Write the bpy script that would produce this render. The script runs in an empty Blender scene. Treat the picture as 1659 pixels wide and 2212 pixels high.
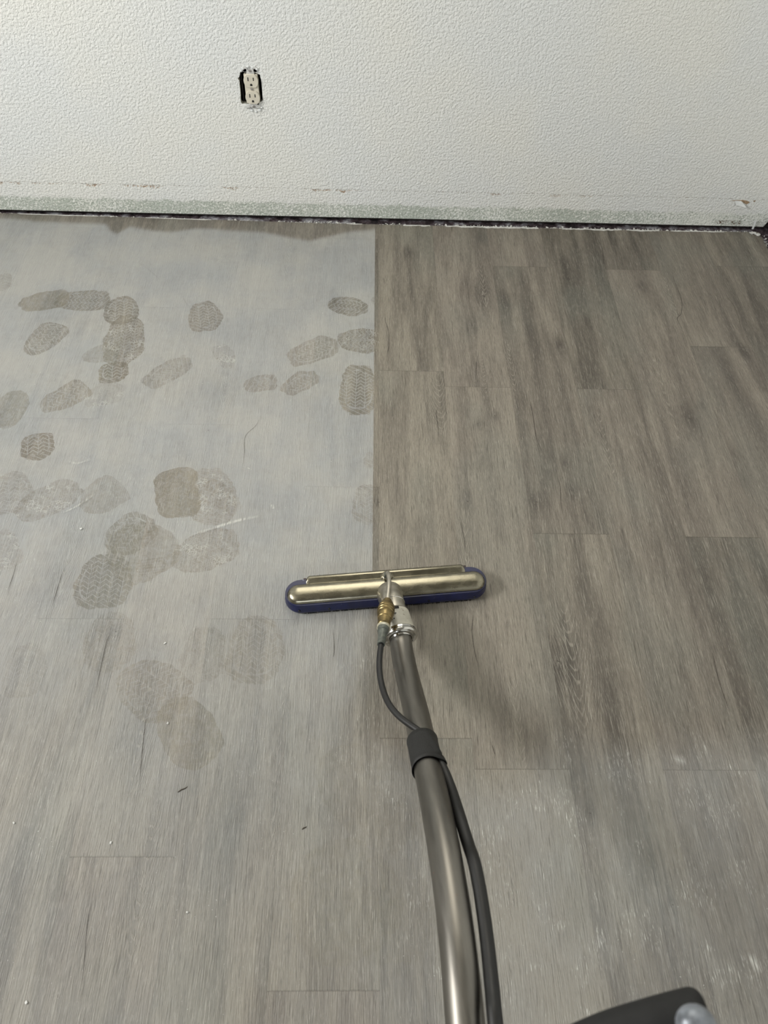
import bpy, bmesh, math, random
import numpy as np
from mathutils import Vector, Matrix, Quaternion
random.seed(7)
rng = np.random.default_rng(11)
PI = math.pi
S = bpy.context.scene
COL = S.collection

# ---------------------------------------------------------------- camera
cam_d = bpy.data.cameras.new('camera')
cam = bpy.data.objects.new('camera', cam_d)
COL.objects.link(cam)
Fw = Vector((0.0264605, 0.5943188, -0.8037941))
Rt = Vector((0.9995772, -0.0060334, 0.0284445))
Up = Vector((-0.0120555, 0.8042069, 0.5942271))
M = Matrix((Rt, Up, -Fw)).transposed().to_4x4()
M.translation = Vector((0, 0, 1.2))
cam.matrix_world = M
cam_d.sensor_fit = 'VERTICAL'
cam_d.sensor_height = 36.0
cam_d.sensor_width = 27.0
cam_d.lens = 1600.0 / 2212.0 * 36.0
cam_d.clip_start = 0.02
cam_d.dof.use_dof = True
cam_d.dof.focus_distance = 1.42
cam_d.dof.aperture_fstop = 7.6
S.camera = cam

# ---------------------------------------------------------------- light and exposure
S.view_settings.view_transform = 'Standard'
S.view_settings.look = 'None'
S.view_settings.exposure = 0.0
S.view_settings.gamma = 1.0
S.view_settings.use_curve_mapping = False
S.cycles.max_bounces = 4
S.cycles.diffuse_bounces = 3
S.cycles.glossy_bounces = 3
S.cycles.caustics_reflective = False
S.cycles.caustics_refractive = False
S.cycles.use_denoising = True
S.cycles.use_adaptive_sampling = True
S.cycles.adaptive_threshold = 0.035
S.cycles.adaptive_min_samples = 16

world = bpy.data.worlds.new('sky')
S.world = world
world.use_nodes = True
wn = world.node_tree.nodes
wn['Background'].inputs[0].default_value = (0.72, 0.82, 1.0, 1)
wn['Background'].inputs[1].default_value = 1.0

def area(name, loc, target, sx, sy, power, color):
    l = bpy.data.lights.new(name, 'AREA')
    l.shape = 'RECTANGLE'; l.size = sx; l.size_y = sy
    l.energy = power; l.color = color
    o = bpy.data.objects.new(name, l)
    o.location = loc
    o.rotation_euler = (Vector(target) - Vector(loc)).to_track_quat('-Z', 'Y').to_euler()
    COL.objects.link(o)
    return o
# daylight through the window in the left wall (just outside its pane)
area('window_daylight', (-2.47, 0.42, 1.78), (0.6, 0.42, 0.9), 1.10, 0.42, 92.0, (1.0, 0.99, 0.95))
area('back_window_daylight', (-0.04, 2.12, 1.55), (0.0, 1.2, 0.6), 1.0, 1.1, 16.0, (1.0, 0.93, 0.76))
# fill light in an unseen rear opening, added to brighten the back wall
area('rear_fill_light', (-0.45, -2.84, 1.30), (0.0, 1.9, 0.45), 1.25, 1.3, 22.0, (0.93, 0.97, 1.0))

# ---------------------------------------------------------------- helpers
def tag(o, label=None, cat=None, group=None, kind=None):
    if label: o['label'] = label
    if cat: o['category'] = cat
    if group: o['group'] = group
    if kind: o['kind'] = kind
    return o

def empty(name, loc, rz=0.0):
    o = bpy.data.objects.new(name, None)
    o.empty_display_size = 0.05
    o.location = loc; o.rotation_euler = (0, 0, rz)
    COL.objects.link(o)
    return o

def link(name, me, mat, parent=None, smooth=False):
    o = bpy.data.objects.new(name, me)
    COL.objects.link(o)
    if mat:
        for m in (mat if isinstance(mat, (list, tuple)) else [mat]): me.materials.append(m)
    if smooth:
        me.polygons.foreach_set('use_smooth', [True] * len(me.polygons))
    if parent:
        o.parent = parent          # parts are written in the parent's own frame
    return o

def from_bm(name, bm, mat, parent=None, smooth=False):
    bmesh.ops.recalc_face_normals(bm, faces=bm.faces)
    me = bpy.data.meshes.new(name)
    bm.to_mesh(me); bm.free()
    return link(name, me, mat, parent, smooth)

def auto_smooth(o, ang=40):
    me = o.data
    me.polygons.foreach_set('use_smooth', [True] * len(me.polygons))
    bm = bmesh.new(); bm.from_mesh(me)
    for e in bm.edges:
        if len(e.link_faces) == 2 and e.calc_face_angle(0) > math.radians(ang): e.smooth = False
    bm.to_mesh(me); bm.free()

def add_box(bm, x0, x1, y0, y1, z0, z1, bev=0.0):
    vs = [bm.verts.new((x, y, z)) for x in (x0, x1) for y in (y0, y1) for z in (z0, z1)]
    q = [(0, 1, 3, 2), (4, 6, 7, 5), (0, 4, 5, 1), (2, 3, 7, 6), (0, 2, 6, 4), (1, 5, 7, 3)]
    fs = [bm.faces.new([vs[i] for i in f]) for f in q]
    if bev:
        es = list({e for f in fs for e in f.edges})
        bmesh.ops.bevel(bm, geom=es, offset=bev, segments=2, affect='EDGES', profile=0.6)

def catmull(pts, n=10):
    P = [Vector(p) for p in pts]
    P = [2 * P[0] - P[1]] + P + [2 * P[-1] - P[-2]]
    out = []
    for i in range(1, len(P) - 2):
        for k in range(n):
            t = k / n
            a, b, c, d = P[i - 1], P[i], P[i + 1], P[i + 2]
            out.append(0.5 * ((2 * b) + (c - a) * t + (2 * a - 5 * b + 4 * c - d) * t * t + (3 * b - a - 3 * c + d) * t ** 3))
    out.append(P[-2])
    return out

def add_sweep(bm, path, radii, seg=24, cap=True, squash=None):
    """rings of given radii along a path with a parallel-transported frame"""
    path = [Vector(p) for p in path]
    n = len(path)
    if not hasattr(radii, '__len__'): radii = [radii] * n
    t0 = (path[1] - path[0]).normalized()
    up = Vector((0, 0, 1)) if abs(t0.z) < 0.9 else Vector((1, 0, 0))
    u = t0.cross(up).normalized(); w = u.cross(t0).normalized()
    rings = []; pt = t0
    for i in range(n):
        a = path[max(i - 1, 0)]; b = path[min(i + 1, n - 1)]
        t = (b - a)
        t = t.normalized() if t.length > 1e-9 else pt
        q = pt.rotation_difference(t)
        u = (q @ u).normalized(); w = (q @ w).normalized(); pt = t
        r = radii[i]
        rings.append([bm.verts.new(path[i] + (u * math.cos(2 * PI * k / seg) + w * math.sin(2 * PI * k / seg)) * r) for k in range(seg)])
    for i in range(n - 1):
        for k in range(seg):
            bm.faces.new((rings[i][k], rings[i][(k + 1) % seg], rings[i + 1][(k + 1) % seg], rings[i + 1][k]))
    if cap:
        bm.faces.new(rings[0][::-1]); bm.faces.new(rings[-1])
    return rings

def add_lathe(bm, a, b, prof, seg=32, cap=True):
    """profile [(t, r)] turned about the line a->b (t in metres from a)"""
    a = Vector(a); d = (Vector(b) - a).normalized()
    up = Vector((0, 0, 1)) if abs(d.z) < 0.9 else Vector((1, 0, 0))
    u = d.cross(up).normalized(); w = u.cross(d).normalized()
    rings = []
    for t, r in prof:
        c = a + d * t
        rings.append([bm.verts.new(c + (u * math.cos(2 * PI * k / seg) + w * math.sin(2 * PI * k / seg)) * r) for k in range(seg)])
    for i in range(len(rings) - 1):
        for k in range(seg):
            bm.faces.new((rings[i][k], rings[i][(k + 1) % seg], rings[i + 1][(k + 1) % seg], rings[i + 1][k]))
    if cap:
        bm.faces.new(rings[0][::-1]); bm.faces.new(rings[-1])

# ---------------------------------------------------------------- node shorthand
class NT:
    def __init__(s, name):
        s.mat = bpy.data.materials.new(name); s.mat.use_nodes = True
        s.t = s.mat.node_tree; s.t.nodes.clear()
        s.out = s.t.nodes.new('ShaderNodeOutputMaterial')
        s.bsdf = s.t.nodes.new('ShaderNodeBsdfPrincipled')
        s.t.links.new(s.bsdf.outputs[0], s.out.inputs[0])
    def put(s, sock, v):
        if isinstance(v, bpy.types.NodeSocket): s.t.links.new(v, sock)
        elif v is not None:
            if hasattr(sock.default_value, '__len__') and not hasattr(v, '__len__'): v = [v] * len(sock.default_value)
            if hasattr(v, '__len__') and len(sock.default_value) == 4 and len(v) == 3: v = (*v, 1)
            sock.default_value = v
    def m(s, op, a, b=None, c=None, clamp=False):
        n = s.t.nodes.new('ShaderNodeMath'); n.operation = op; n.use_clamp = clamp
        s.put(n.inputs[0], a); s.put(n.inputs[1], b); s.put(n.inputs[2], c)
        return n.outputs[0]
    def add(s, a, b): return s.m('ADD', a, b)
    def sub(s, a, b): return s.m('SUBTRACT', a, b)
    def mul(s, a, b): return s.m('MULTIPLY', a, b)
    def ss(s, v, a, b, lo=0.0, hi=1.0):
        n = s.t.nodes.new('ShaderNodeMapRange'); n.interpolation_type = 'SMOOTHSTEP'
        s.put(n.inputs['Value'], v); s.put(n.inputs['From Min'], a); s.put(n.inputs['From Max'], b)
        s.put(n.inputs['To Min'], lo); s.put(n.inputs['To Max'], hi)
        return n.outputs[0]
    def vec(s, x, y, z=0.0):
        n = s.t.nodes.new('ShaderNodeCombineXYZ')
        s.put(n.inputs[0], x); s.put(n.inputs[1], y); s.put(n.inputs[2], z); return n.outputs[0]
    def sep(s, v):
        n = s.t.nodes.new('ShaderNodeSeparateXYZ'); s.put(n.inputs[0], v); return n.outputs
    def noise(s, v, scale=1.0, detail=2.0, rough=0.5, dist=0.0):
        n = s.t.nodes.new('ShaderNodeTexNoise'); s.put(n.inputs['Vector'], v)
        n.inputs['Scale'].default_value = scale; n.inputs['Detail'].default_value = detail
        n.inputs['Roughness'].default_value = rough; n.inputs['Distortion'].default_value = dist
        return n.outputs['Fac']
    def voro(s, v, scale, feature='F1'):
        n = s.t.nodes.new('ShaderNodeTexVoronoi'); n.feature = feature
        s.put(n.inputs['Vector'], v); n.inputs['Scale'].default_value = scale
        return n.outputs['Distance']
    def mix(s, f, a, b, mode='MIX'):
        n = s.t.nodes.new('ShaderNodeMix'); n.data_type = 'RGBA'; n.blend_type = mode
        s.put(n.inputs[0], f); s.put(n.inputs[6], a); s.put(n.inputs[7], b)
        return n.outputs[2]
    def ramp(s, f, stops):
        n = s.t.nodes.new('ShaderNodeValToRGB'); s.put(n.inputs[0], f)
        e = n.color_ramp.elements
        while len(e) < len(stops): e.new(0.5)
        for i, (p, c) in enumerate(stops): e[i].position = p; e[i].color = (*c, 1)
        return n.outputs[0]
    def attr(s, name):
        n = s.t.nodes.new('ShaderNodeAttribute'); n.attribute_name = name; return n
    def pos(s):
        n = s.t.nodes.new('ShaderNodeTexCoord'); return n.outputs['Object']
    def bump(s, h, strength=1.0, dist=0.001, normal=None):
        n = s.t.nodes.new('ShaderNodeBump'); s.put(n.inputs['Height'], h)
        n.inputs['Strength'].default_value = strength; n.inputs['Distance'].default_value = dist
        if normal is not None: s.put(n.inputs['Normal'], normal)
        s.t.links.new(n.outputs[0], s.bsdf.inputs['Normal']); return n.outputs[0]
    def set(s, **k):
        for n, v in k.items(): s.put(s.bsdf.inputs[n.replace('_', ' ')], v)
        return s.mat

def simple(name, col, rough=0.5, metal=0.0, var=0.15, nscale=60.0, bump=0.0, bscale=300.0, dirt=None):
    n = NT(name); p = n.pos()
    v = n.noise(p, nscale, 3, 0.6)
    c = n.mix(n.ss(v, 0.3, 0.7), tuple(x * (1 - var) for x in col), tuple(min(1, x * (1 + var)) for x in col))
    if dirt:
        d = n.ss(n.noise(p, dirt[1], 4, 0.65), dirt[2], dirt[2] + 0.08)
        c = n.mix(d, c, dirt[0])
    r = n.m('ADD', rough, n.mul(n.sub(v, 0.5), 0.25), clamp=True)
    if bump: n.bump(n.noise(p, bscale, 3, 0.6), 0.6, bump)
    return n.set(Base_Color=c, Roughness=r, Metallic=metal)

# ================================================================ FLOOR
PW = 0.15315; PX0 = 0.0290; PLEN = 0.8755
JOINT = {-8: .30, -7: .62, -6: .1, -5: 1.132, -4: .641, -3: 1.12, -2: .643, -1: .951, 0: .425, 1: .375, 2: .839, 3: 1.25, 4: .835, 5: .530, 6: .861, 7: .45}
X_R = 1.1215; Y_B = 1.8975
X_L = -2.40; Y_F = -2.70
PRINTS = [[-0.8628, 1.5115, -0.7496, 1.5515, 0.075, 0, 0, 0.8, 1], [-0.7803, 1.5359, -0.6424, 1.5365, 0.082, 0, 0, 0.8, 0], [-0.6209, 1.5556, -0.5993, 1.4487, 0.085, 0, 0, 0.9, 0], [-0.5917, 1.4839, -0.5693, 1.3012, 0.095, 0, 0, 0.95, 2], [-0.5886, 1.3118, -0.5769, 1.2457, 0.068, 1, 0, 1, 0], [-0.6638, 1.3225, -0.5816, 1.3617, 0.06, 0, 1, 0.6, 1], [-0.4122, 1.5436, -0.3903, 1.4254, 0.08, 0, 0, 0.8, 0], [-0.7936, 1.3351, -0.7458, 1.4445, 0.075, 0, 1, 0.75, 0], [-0.5056, 1.2339, -0.4151, 1.3289, 0.065, 0, 0, 0.65, 0], [-0.3565, 1.3793, -0.3147, 1.3045, 0.045, 1, 0, 0.55, 2], [-0.7159, 1.1564, -0.6331, 1.2354, 0.07, 0, 1, 0.75, 0], [-0.6271, 1.1826, -0.5483, 1.2284, 0.07, 0, 0, 0.5, 2], [-0.7751, 1.2127, -0.7974, 1.0993, 0.08, 0, 0, 0.7, 1], [-0.9405, 1.6443, -0.9193, 1.5722, 0.04, 0, 0, 0.6, 0], [-0.0993, 1.544, 0.003, 1.5232, 0.07, 0, 0, 0.9, 0], [-0.1843, 1.3221, -0.0714, 1.4037, 0.078, 0, 0, 0.75, 0], [-0.0692, 1.4038, 0.0432, 1.4068, 0.09, 0, 0, 0.95, 2], [-0.0175, 1.3231, -0.0182, 1.153, 0.085, 0, 0, 0.95, 0], [-0.1877, 1.2219, -0.1173, 1.2875, 0.06, 0, 0, 0.75, 0], [-0.2787, 1.2392, -0.2034, 1.2607, 0.055, 0, 0, 0.7, 0], [-0.7032, 1.0864, -0.6856, 1.0136, 0.07, 1, 0, 0.95, 0], [-0.7317, 0.9753, -0.6944, 0.8717, 0.085, 0, 0, 0.6, 0], [-0.691, 0.8661, -0.5809, 0.9437, 0.08, 0, 0, 0.65, 2], [-0.5617, 0.8851, -0.4983, 0.9511, 0.085, 0, 1, 0.6, 1], [-0.3988, 0.9935, -0.3598, 0.8653, 0.095, 1, 0, 0.9, 1], [-0.3318, 0.9947, -0.2897, 0.8528, 0.095, 0, 0, 0.7, 2], [-0.2528, 0.8898, -0.346, 0.9598, 0.06, 0, 0, 0.55, 0], [-0.4831, 0.7815, -0.429, 0.87, 0.09, 0, 0, 0.7, 0], [-0.476, 0.8412, -0.3787, 0.736, 0.13, 0, 0, 0.65, 1], [-0.3657, 0.7619, -0.2448, 0.8168, 0.09, 0, 0, 0.7, 2], [-0.4875, 0.7814, -0.4786, 0.6611, 0.105, 0, 0, 0.75, 0], [-0.4068, 0.7719, -0.4006, 0.7327, 0.055, 1, 0, 0.55, 3], [-0.7035, 0.8325, -0.6669, 0.7378, 0.06, 0, 0, 0.55, 2], [0.0069, 0.9559, 0.0011, 0.8592, 0.06, 0, 0, 0.6, 0], [0.0082, 1.0485, 0.0085, 1.0033, 0.02, 0, 0, 0.6, 0], [-0.4564, 0.6546, -0.4361, 0.5396, 0.09, 0, 0, 0.6, 2], [-0.5879, 0.5909, -0.5711, 0.4888, 0.07, 0, 0, 0.45, 0], [-0.4124, 0.5398, -0.2994, 0.4741, 0.1, 0, 0, 0.65, 0], [-0.3251, 0.4902, -0.2448, 0.382, 0.09, 0, 0, 0.7, 1], [-0.2774, 0.6254, -0.2789, 0.5195, 0.08, 0, 0, 0.55, 2], [-0.1887, 0.6496, -0.1884, 0.52, 0.1, 0, 0, 0.6, 0], [-0.4649, 0.2838, -0.3552, 0.2229, 0.1, 0, 0, 0.35, 0], [0.0264, 1.5758, 0.0264, 1.5386, 0.03, 0, 0, 0.6, 0], [-0.0606, 0.3974, 0.0857, 0.2775, 0.13, 0, 0, 0.5, 1], [-0.0616, 0.2578, 0.0158, 0.119, 0.16, 0, 0, 0.55, 1], [0.0858, 0.1766, 0.1211, 0.1471, 0.05, 0, 0, 0.4, 3], [-0.1428, 0.1594, -0.0834, 0.0549, 0.1, 0, 0, 0.35, 1], [0.029, 0.2513, 0.0609, 0.1078, 0.12, 0, 0, 0.4, 1], [-0.4285, 0.1543, -0.3693, 0.0666, 0.09, 0, 0, 0.3, 1], [-0.3811, 0.3315, -0.3085, 0.2449, 0.09, 0, 0, 0.3, 0]]
CRACKS = [[[0.6377, 1.8933], [0.6451, 1.853], [0.6502, 1.8093], [0.6462, 1.7662], [0.641, 1.7242], [0.6443, 1.7079]], [[0.8146, 1.751], [0.8203, 1.7159], [0.8193, 1.6592], [0.8198, 1.6007], [0.814, 1.5626], [0.8032, 1.5289], [0.7891, 1.5102], [0.7899, 1.4797], [0.7906, 1.4445], [0.7889, 1.4101]], [[0.9413, 1.6493], [0.9435, 1.6045], [0.951, 1.5667], [0.9495, 1.5204], [0.9448, 1.4841], [0.9484, 1.4489]], [[0.6885, 1.5402], [0.6931, 1.4948], [0.6969, 1.4419], [0.7074, 1.4164], [0.7127, 1.3498], [0.7126, 1.2548], [0.7178, 1.1658]], [[0.2639, 1.3545], [0.2613, 1.3221], [0.2558, 1.2671]], [[0.0441, 1.5484], [0.046, 1.4849], [0.0537, 1.4413], [0.0543, 1.3903], [0.0495, 1.349], [0.0513, 1.3089]], [[0.1718, 1.2093], [0.1582, 1.1682], [0.1585, 1.1539], [0.1606, 1.112], [0.1592, 1.0447]], [[0.3703, 1.2545], [0.3762, 1.1729], [0.3758, 1.0889], [0.3922, 1.023]], [[0.4024, 1.0039], [0.4077, 0.9601], [0.4025, 0.9116], [0.4029, 0.8707]], [[0.1925, 0.8734], [0.1958, 0.8394], [0.1975, 0.8118], [0.1953, 0.7688]], [[0.2063, 0.6922], [0.2, 0.6437], [0.197, 0.6156], [0.2, 0.5703], [0.2077, 0.544]], [[0.6306, 0.61], [0.6249, 0.5645], [0.6236, 0.5209], [0.6254, 0.4872], [0.628, 0.4546]], [[-0.6559, 0.774], [-0.653, 0.7278], [-0.6535, 0.6833]], [[-0.564, 0.7544], [-0.5642, 0.7039], [-0.5648, 0.6414]], [[-0.437, 0.6332], [-0.4501, 0.6055], [-0.4514, 0.5742], [-0.4501, 0.5142], [-0.4489, 0.4574]], [[-0.3599, 0.49], [-0.3558, 0.4344], [-0.3512, 0.3817], [-0.3454, 0.3316]], [[-0.3834, 0.1984], [-0.3845, 0.1599], [-0.3779, 0.1093], [-0.3736, 0.0719]], [[-0.2321, 1.1456], [-0.2406, 1.1176], [-0.2595, 1.0859], [-0.2563, 1.037], [-0.2573, 0.9736]], [[-0.0557, 0.6414], [-0.0505, 0.5862], [-0.0528, 0.5596]], [[-0.4758, 1.5788], [-0.4548, 1.5331], [-0.4363, 1.51]], [[-0.5997, 1.6957], [-0.5594, 1.6532], [-0.5247, 1.6115]], [[0.2126, 0.4213], [0.2189, 0.3909]], [[-0.0428, 1.4823], [-0.0396, 1.4387], [-0.038, 1.363]], [[0.3468, 0.5714], [0.3428, 0.5277]]]
KNOTS = [[0.353, 1.5578, 0.0108], [0.2627, 1.4682, 0.0081], [0.3016, 1.5844, 0.0193], [0.7319, 1.1589, 0.0128], [0.9243, 1.3917, 0.0081], [0.7243, 1.6404, 0.0062], [0.2107, 0.9169, 0.0076], [0.3535, 0.9168, 0.0096], [0.4732, 1.4016, 0.0103], [0.0288, 0.9117, 0.0047], [0.2889, 1.1596, 0.0052], [0.2493, 1.1347, 0.0052], [0.7697, 1.202, 0.0043], [0.2636, 0.6349, 0.0025], [0.3455, 0.5625, 0.0115], [-0.3413, 1.1018, 0.006], [-0.3735, 1.0296, 0.0039], [0.3581, 0.307, 0.0058], [0.4574, 0.179, 0.0041], [0.1111, 1.7684, 0.0076], [-0.4398, 0.6147, 0.0065], [0.4302, 0.9482, 0.0058], [0.4271, 1.0236, 0.005], [-0.018, 1.0155, 0.0039], [0.3199, 1.8409, 0.0065]]
CATHS = [[0.305, 1.6229, 0.03, 0.12], [0.6944, 1.2241, 0.03, 0.2], [0.7951, 1.5999, 0.03, 0.1], [0.3735, 0.5627, 0.045, 0.14], [0.201, 0.7848, 0.03, 0.14], [-0.5604, 0.7752, 0.03, 0.14], [-0.3596, 0.4267, 0.03, 0.14], [-0.3185, 1.2458, 0.03, 0.1], [0.3454, 1.3243, 0.03, 0.1], [-0.2092, 1.7257, 0.03, 0.1], [0.5272, 1.0783, 0.03, 0.12], [0.2763, 1.2909, 0.025, 0.07], [-0.3164, 0.2136, 0.03, 0.12], [0.168, 1.1974, 0.04, 0.1], [0.2622, 0.4529, 0.03, 0.1], [-0.1346, 0.3897, 0.02, 0.2]]
STRIP = [[-1.0219, 1.8854], [-0.944, 1.8794], [-0.8563, 1.8694], [-0.7271, 1.8655], [-0.7055, 1.8353], [-0.6882, 1.825], [-0.6738, 1.8409], [-0.6597, 1.8592], [-0.5562, 1.8344], [-0.4784, 1.8572], [-0.3781, 1.8522], [-0.3008, 1.8463], [-0.2227, 1.8272], [-0.158, 1.81], [-0.1205, 1.8245], [-0.0574, 1.8577], [0.0071, 1.8714], [0.0227, 1.8765]]

def smooth(a, b, x):
    t = np.clip((x - a) / (b - a), 0, 1); return t * t * (3 - 2 * t)

_g = rng.random((64, 64))
def vnoise(x, y):
    xi = np.floor(x).astype(int); yi = np.floor(y).astype(int)
    fx = x - xi; fy = y - yi; fx = fx * fx * (3 - 2 * fx); fy = fy * fy * (3 - 2 * fy)
    a = _g[xi % 64, yi % 64]; b = _g[(xi + 1) % 64, yi % 64]; c = _g[xi % 64, (yi + 1) % 64]; d = _g[(xi + 1) % 64, (yi + 1) % 64]
    return (a * (1 - fx) + b * fx) * (1 - fy) + (c * (1 - fx) + d * fx) * fy

def dust_shade_fields(x, y):
    """grime film, thinned near the camera to paint in shade, left of / right of the cleaned edge, and the edge itself (signed)"""
    n1 = vnoise(x * 9 + 5, y * 9 + 3); n2 = vnoise(x * 23 + 1, y * 17 + 9)
    left = 0.34 + 0.60 * smooth(0.10, 1.0, y)  # less grime toward the camera, lowered further to darken the shaded near floor
    left = left - 0.26 * smooth(-0.32, 0.0, x) * (1 - smooth(0.05, 0.42, y))
    left = left + (n1 - 0.5) * 0.14 + (n2 - 0.5) * 0.08
    sx = np.array([p[0] for p in STRIP]); sy = np.array([p[1] for p in STRIP])
    yb = np.interp(x, sx, sy) + (n2 - 0.5) * 0.006
    left = left * (1 - 0.88 * smooth(-0.010, 0.012, y - yb))
    # cleaned pass on the right ends about 0.4 m in front of the wall of the photographer's feet
    yl = 0.40 + 0.03 * (n1 - 0.5) - 0.05 * smooth(0.02, 0.14, x) * (1 - smooth(0.2, 0.35, x))
    right = (0.36 + 0.20 * (n2 - 0.5)) * (1 - smooth(-0.035, 0.05, y - yl)) + 0.03
    right = right - 0.10 * smooth(0.2, 0.7, x) * (1 - smooth(0.0, 0.4, y))
    xs = 0.0205 - 0.004 * (1.86 - y) / 1.1
    soft = 0.0025 + 0.07 * (1 - smooth(0.55, 0.72, y)) + 0.35 * (1 - smooth(0.2, 0.5, y))
    xs = xs - 0.03 * (1 - smooth(0.45, 0.66, y))
    return left, right, (x - xs) / soft

def warp(x, y, col, seed):
    """grain coordinates: fibres run along y and bend round the knots"""
    gx = x + 0.0035 * (vnoise(x * 12 + seed, y * 2.6) - 0.5) * 2 + 0.0012 * (vnoise(x * 40 + seed, y * 9) - .5) * 2
    dark = np.zeros_like(x); h = np.zeros_like(x); w = np.zeros_like(x)
    k0 = PX0 + col * PW; k1 = k0 + PW
    for kx, ky, r in KNOTS:
        if not (k0 <= kx <= k1): continue
        dx = x - kx; dy = y - ky
        g = np.exp(-(dx * dx) / (2 * (r * 1.8) ** 2) - (dy * dy) / (2 * (r * 3.2) ** 2))
        gx = gx - np.sign(dx) * g * r * 0.5 * np.minimum(1, np.abs(dx) / (r * 1.0))
        dark += 0.85 * np.exp(-(dx * dx) / (2 * (r * 1.3) ** 2) - (dy * dy) / (2 * (r * 2.6) ** 2))
    for cx, cy, a, b in CATHS:
        if not (k0 - .01 <= cx <= k1 + .01): continue
        dx = (x - cx) / a; dy = (y - cy) / b
        rr = np.sqrt(dx * dx + (dy + 0.25 * dx * dx) ** 2 + 0.02)
        g = np.exp(-(rr / 1.0) ** 2 * 1.2)
        arch = -dy * 0.9 + 1.7 * dx * dx / (0.35 + np.abs(dx))
        h = np.where(g > w, arch + 0.12 * (vnoise(x * 60, y * 30) - .5), h); w = np.maximum(w, g)
        dark += 0.30 * np.exp(-(rr * 1.5) ** 2)
    # boards beside the cleaned edge paler, right-hand boards darker
    my = float(np.mean(y))
    if (col == 0 and my < 1.25) or (col == 1 and my < 1.2): dark -= 0.42
    elif col == -1 or (col == 0) or (col == 1): dark -= 0.15
    elif col >= 3: dark += 0.10
    return gx, dark, h, w

def yb_ext(x):
    """the planks were cut a little longer toward the left end of the wall"""
    return np.clip(-0.12 - x, 0, 2) * 0.0155 + np.clip(x - 0.8, 0, 2) * 0.010
V = []; Fc = []; A_gr = []; A_ca = []; A_du = []; A_pl = []
def emit(xs, ys, col, ja, jb, seed, z=0.0):
    base = sum(len(v) for v in V)
    X, Y = np.meshgrid(xs, ys, indexing='ij'); X = X.ravel(); Y = Y.ravel()
    gx, dark, h, w = warp(X, Y, col, seed)
    l, r, s = dust_shade_fields(X, Y)
    V.append(np.stack([X, np.where(np.abs(Y - Y_B) < 1e-6, Y + yb_ext(X), Y), np.full_like(X, z)], 1))
    A_gr.append(np.stack([gx, Y, np.full_like(X, seed)], 1))
    A_ca.append(np.stack([h, w, dark], 1)); A_du.append(np.stack([l, r, s], 1))
    A_pl.append(np.stack([X - (PX0 + col * PW), Y - ja, np.full_like(X, jb - ja)], 1))
    nx, ny = len(xs), len(ys)
    i, j = np.meshgrid(np.arange(nx - 1), np.arange(ny - 1), indexing='ij')
    a = base + (i * ny + j).ravel()
    Fc.append(np.stack([a, a + ny, a + ny + 1, a + 1], 1))

for c in range(-17, 8):
    x0 = max(PX0 + c * PW, X_L); x1 = min(PX0 + (c + 1) * PW, X_R)
    if x1 <= x0: continue
    j0 = JOINT.get(c, rng.random() * PLEN)
    while j0 > Y_F: j0 -= PLEN
    k = 0
    while j0 < Y_B:
        a = max(j0, Y_F); b = min(j0 + PLEN, Y_B)
        seed = ((c + 20) * 7 + round((j0 + 5) * 3)) * 1.37 % 91
        fine = x1 > -1.1 and b > -0.02
        if b - a > 1e-4:
            xs = np.linspace(x0, x1, 26 if fine else 4)
            if fine: ys = np.linspace(a, b, max(2, int((b - max(a, -.05)) / 0.008)) + 1)
            else: ys = np.linspace(a, b, 6)
            emit(xs, ys, c, j0, j0 + PLEN, seed)
        j0 += PLEN
nplank_faces = sum(len(f) for f in Fc)
def plank_at(x, y):
    c = int(math.floor((x - PX0) / PW)); j = JOINT.get(c, 0.3)
    while j > Y_F: j -= PLEN
    while j + PLEN < y: j += PLEN
    return c, j, ((c + 20) * 7 + round((j + 5) * 3)) * 1.37 % 91

# cracks and knots of the wood print: narrow strips of the same surface, darker down their middle
CR = [np.zeros(sum(len(v) for v in V))]
def strip_mesh(pts, wid, val, z, taper=True):
    base = sum(len(v) for v in V)
    P = catmull([(p[0], p[1], 0) for p in pts], 6)
    n = len(P); rows = []
    for i, p in enumerate(P):
        t = (P[min(i + 1, n - 1)] - P[max(i - 1, 0)]).normalized(); nn = Vector((-t.y, t.x, 0))
        f = min(1, 3.0 * min(i, n - 1 - i) / n + 0.12) if taper else 1
        jit = 0.7 + 0.6 * random.random()
        for s_, cv in ((-1, 0), (-.25, .6), (0, 1), (.25, .6), (1, 0)):
            rows.append((p.x + nn.x * s_ * wid * jit, p.y + nn.y * s_ * wid * jit, z, cv * val * f))
    R_ = np.array(rows)
    X = R_[:, 0]; Y = R_[:, 1]; c, _, seed = plank_at(float(X.mean()), float(Y.mean()))
    gx, dark, h, w = warp(X, Y, c, seed); l, r, s = dust_shade_fields(X, Y)
    V.append(R_[:, :3]); A_gr.append(np.stack([gx, Y, np.full_like(X, seed)], 1))
    A_ca.append(np.stack([h, w, dark], 1)); A_du.append(np.stack([l, r, s], 1))
    A_pl.append(np.stack([np.full_like(X, .07), np.full_like(X, .4), np.full_like(X, .8)], 1))
    CR.append(R_[:, 3])
    f = []
    for i in range(n - 1):
        for k in range(4):
            a = base + i * 5 + k; f.append((a, a + 5, a + 6, a + 1))
    Fc.append(np.array(f))
CUT = nplank_faces
for i, cpts in enumerate(CRACKS):
    strip_mesh(cpts, 0.0021 if i not in (19, 20) else 0.004, 1.0 if i not in (3, 19, 20, 22) else 0.5, 0.00025)
for kx, ky, r in KNOTS:
    r = r * 0.42
    n = 9
    pts = [(kx - r * 0.9, ky + r * .1), (kx - r * .3, ky + r * (.5 - random.random() * .3)), (kx + r * .3, ky + r * (.2 - random.random() * .4)), (kx + r, ky - r * .1)]
    strip_mesh(pts, r * 0.6, 0.9, 0.0003)
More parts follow.
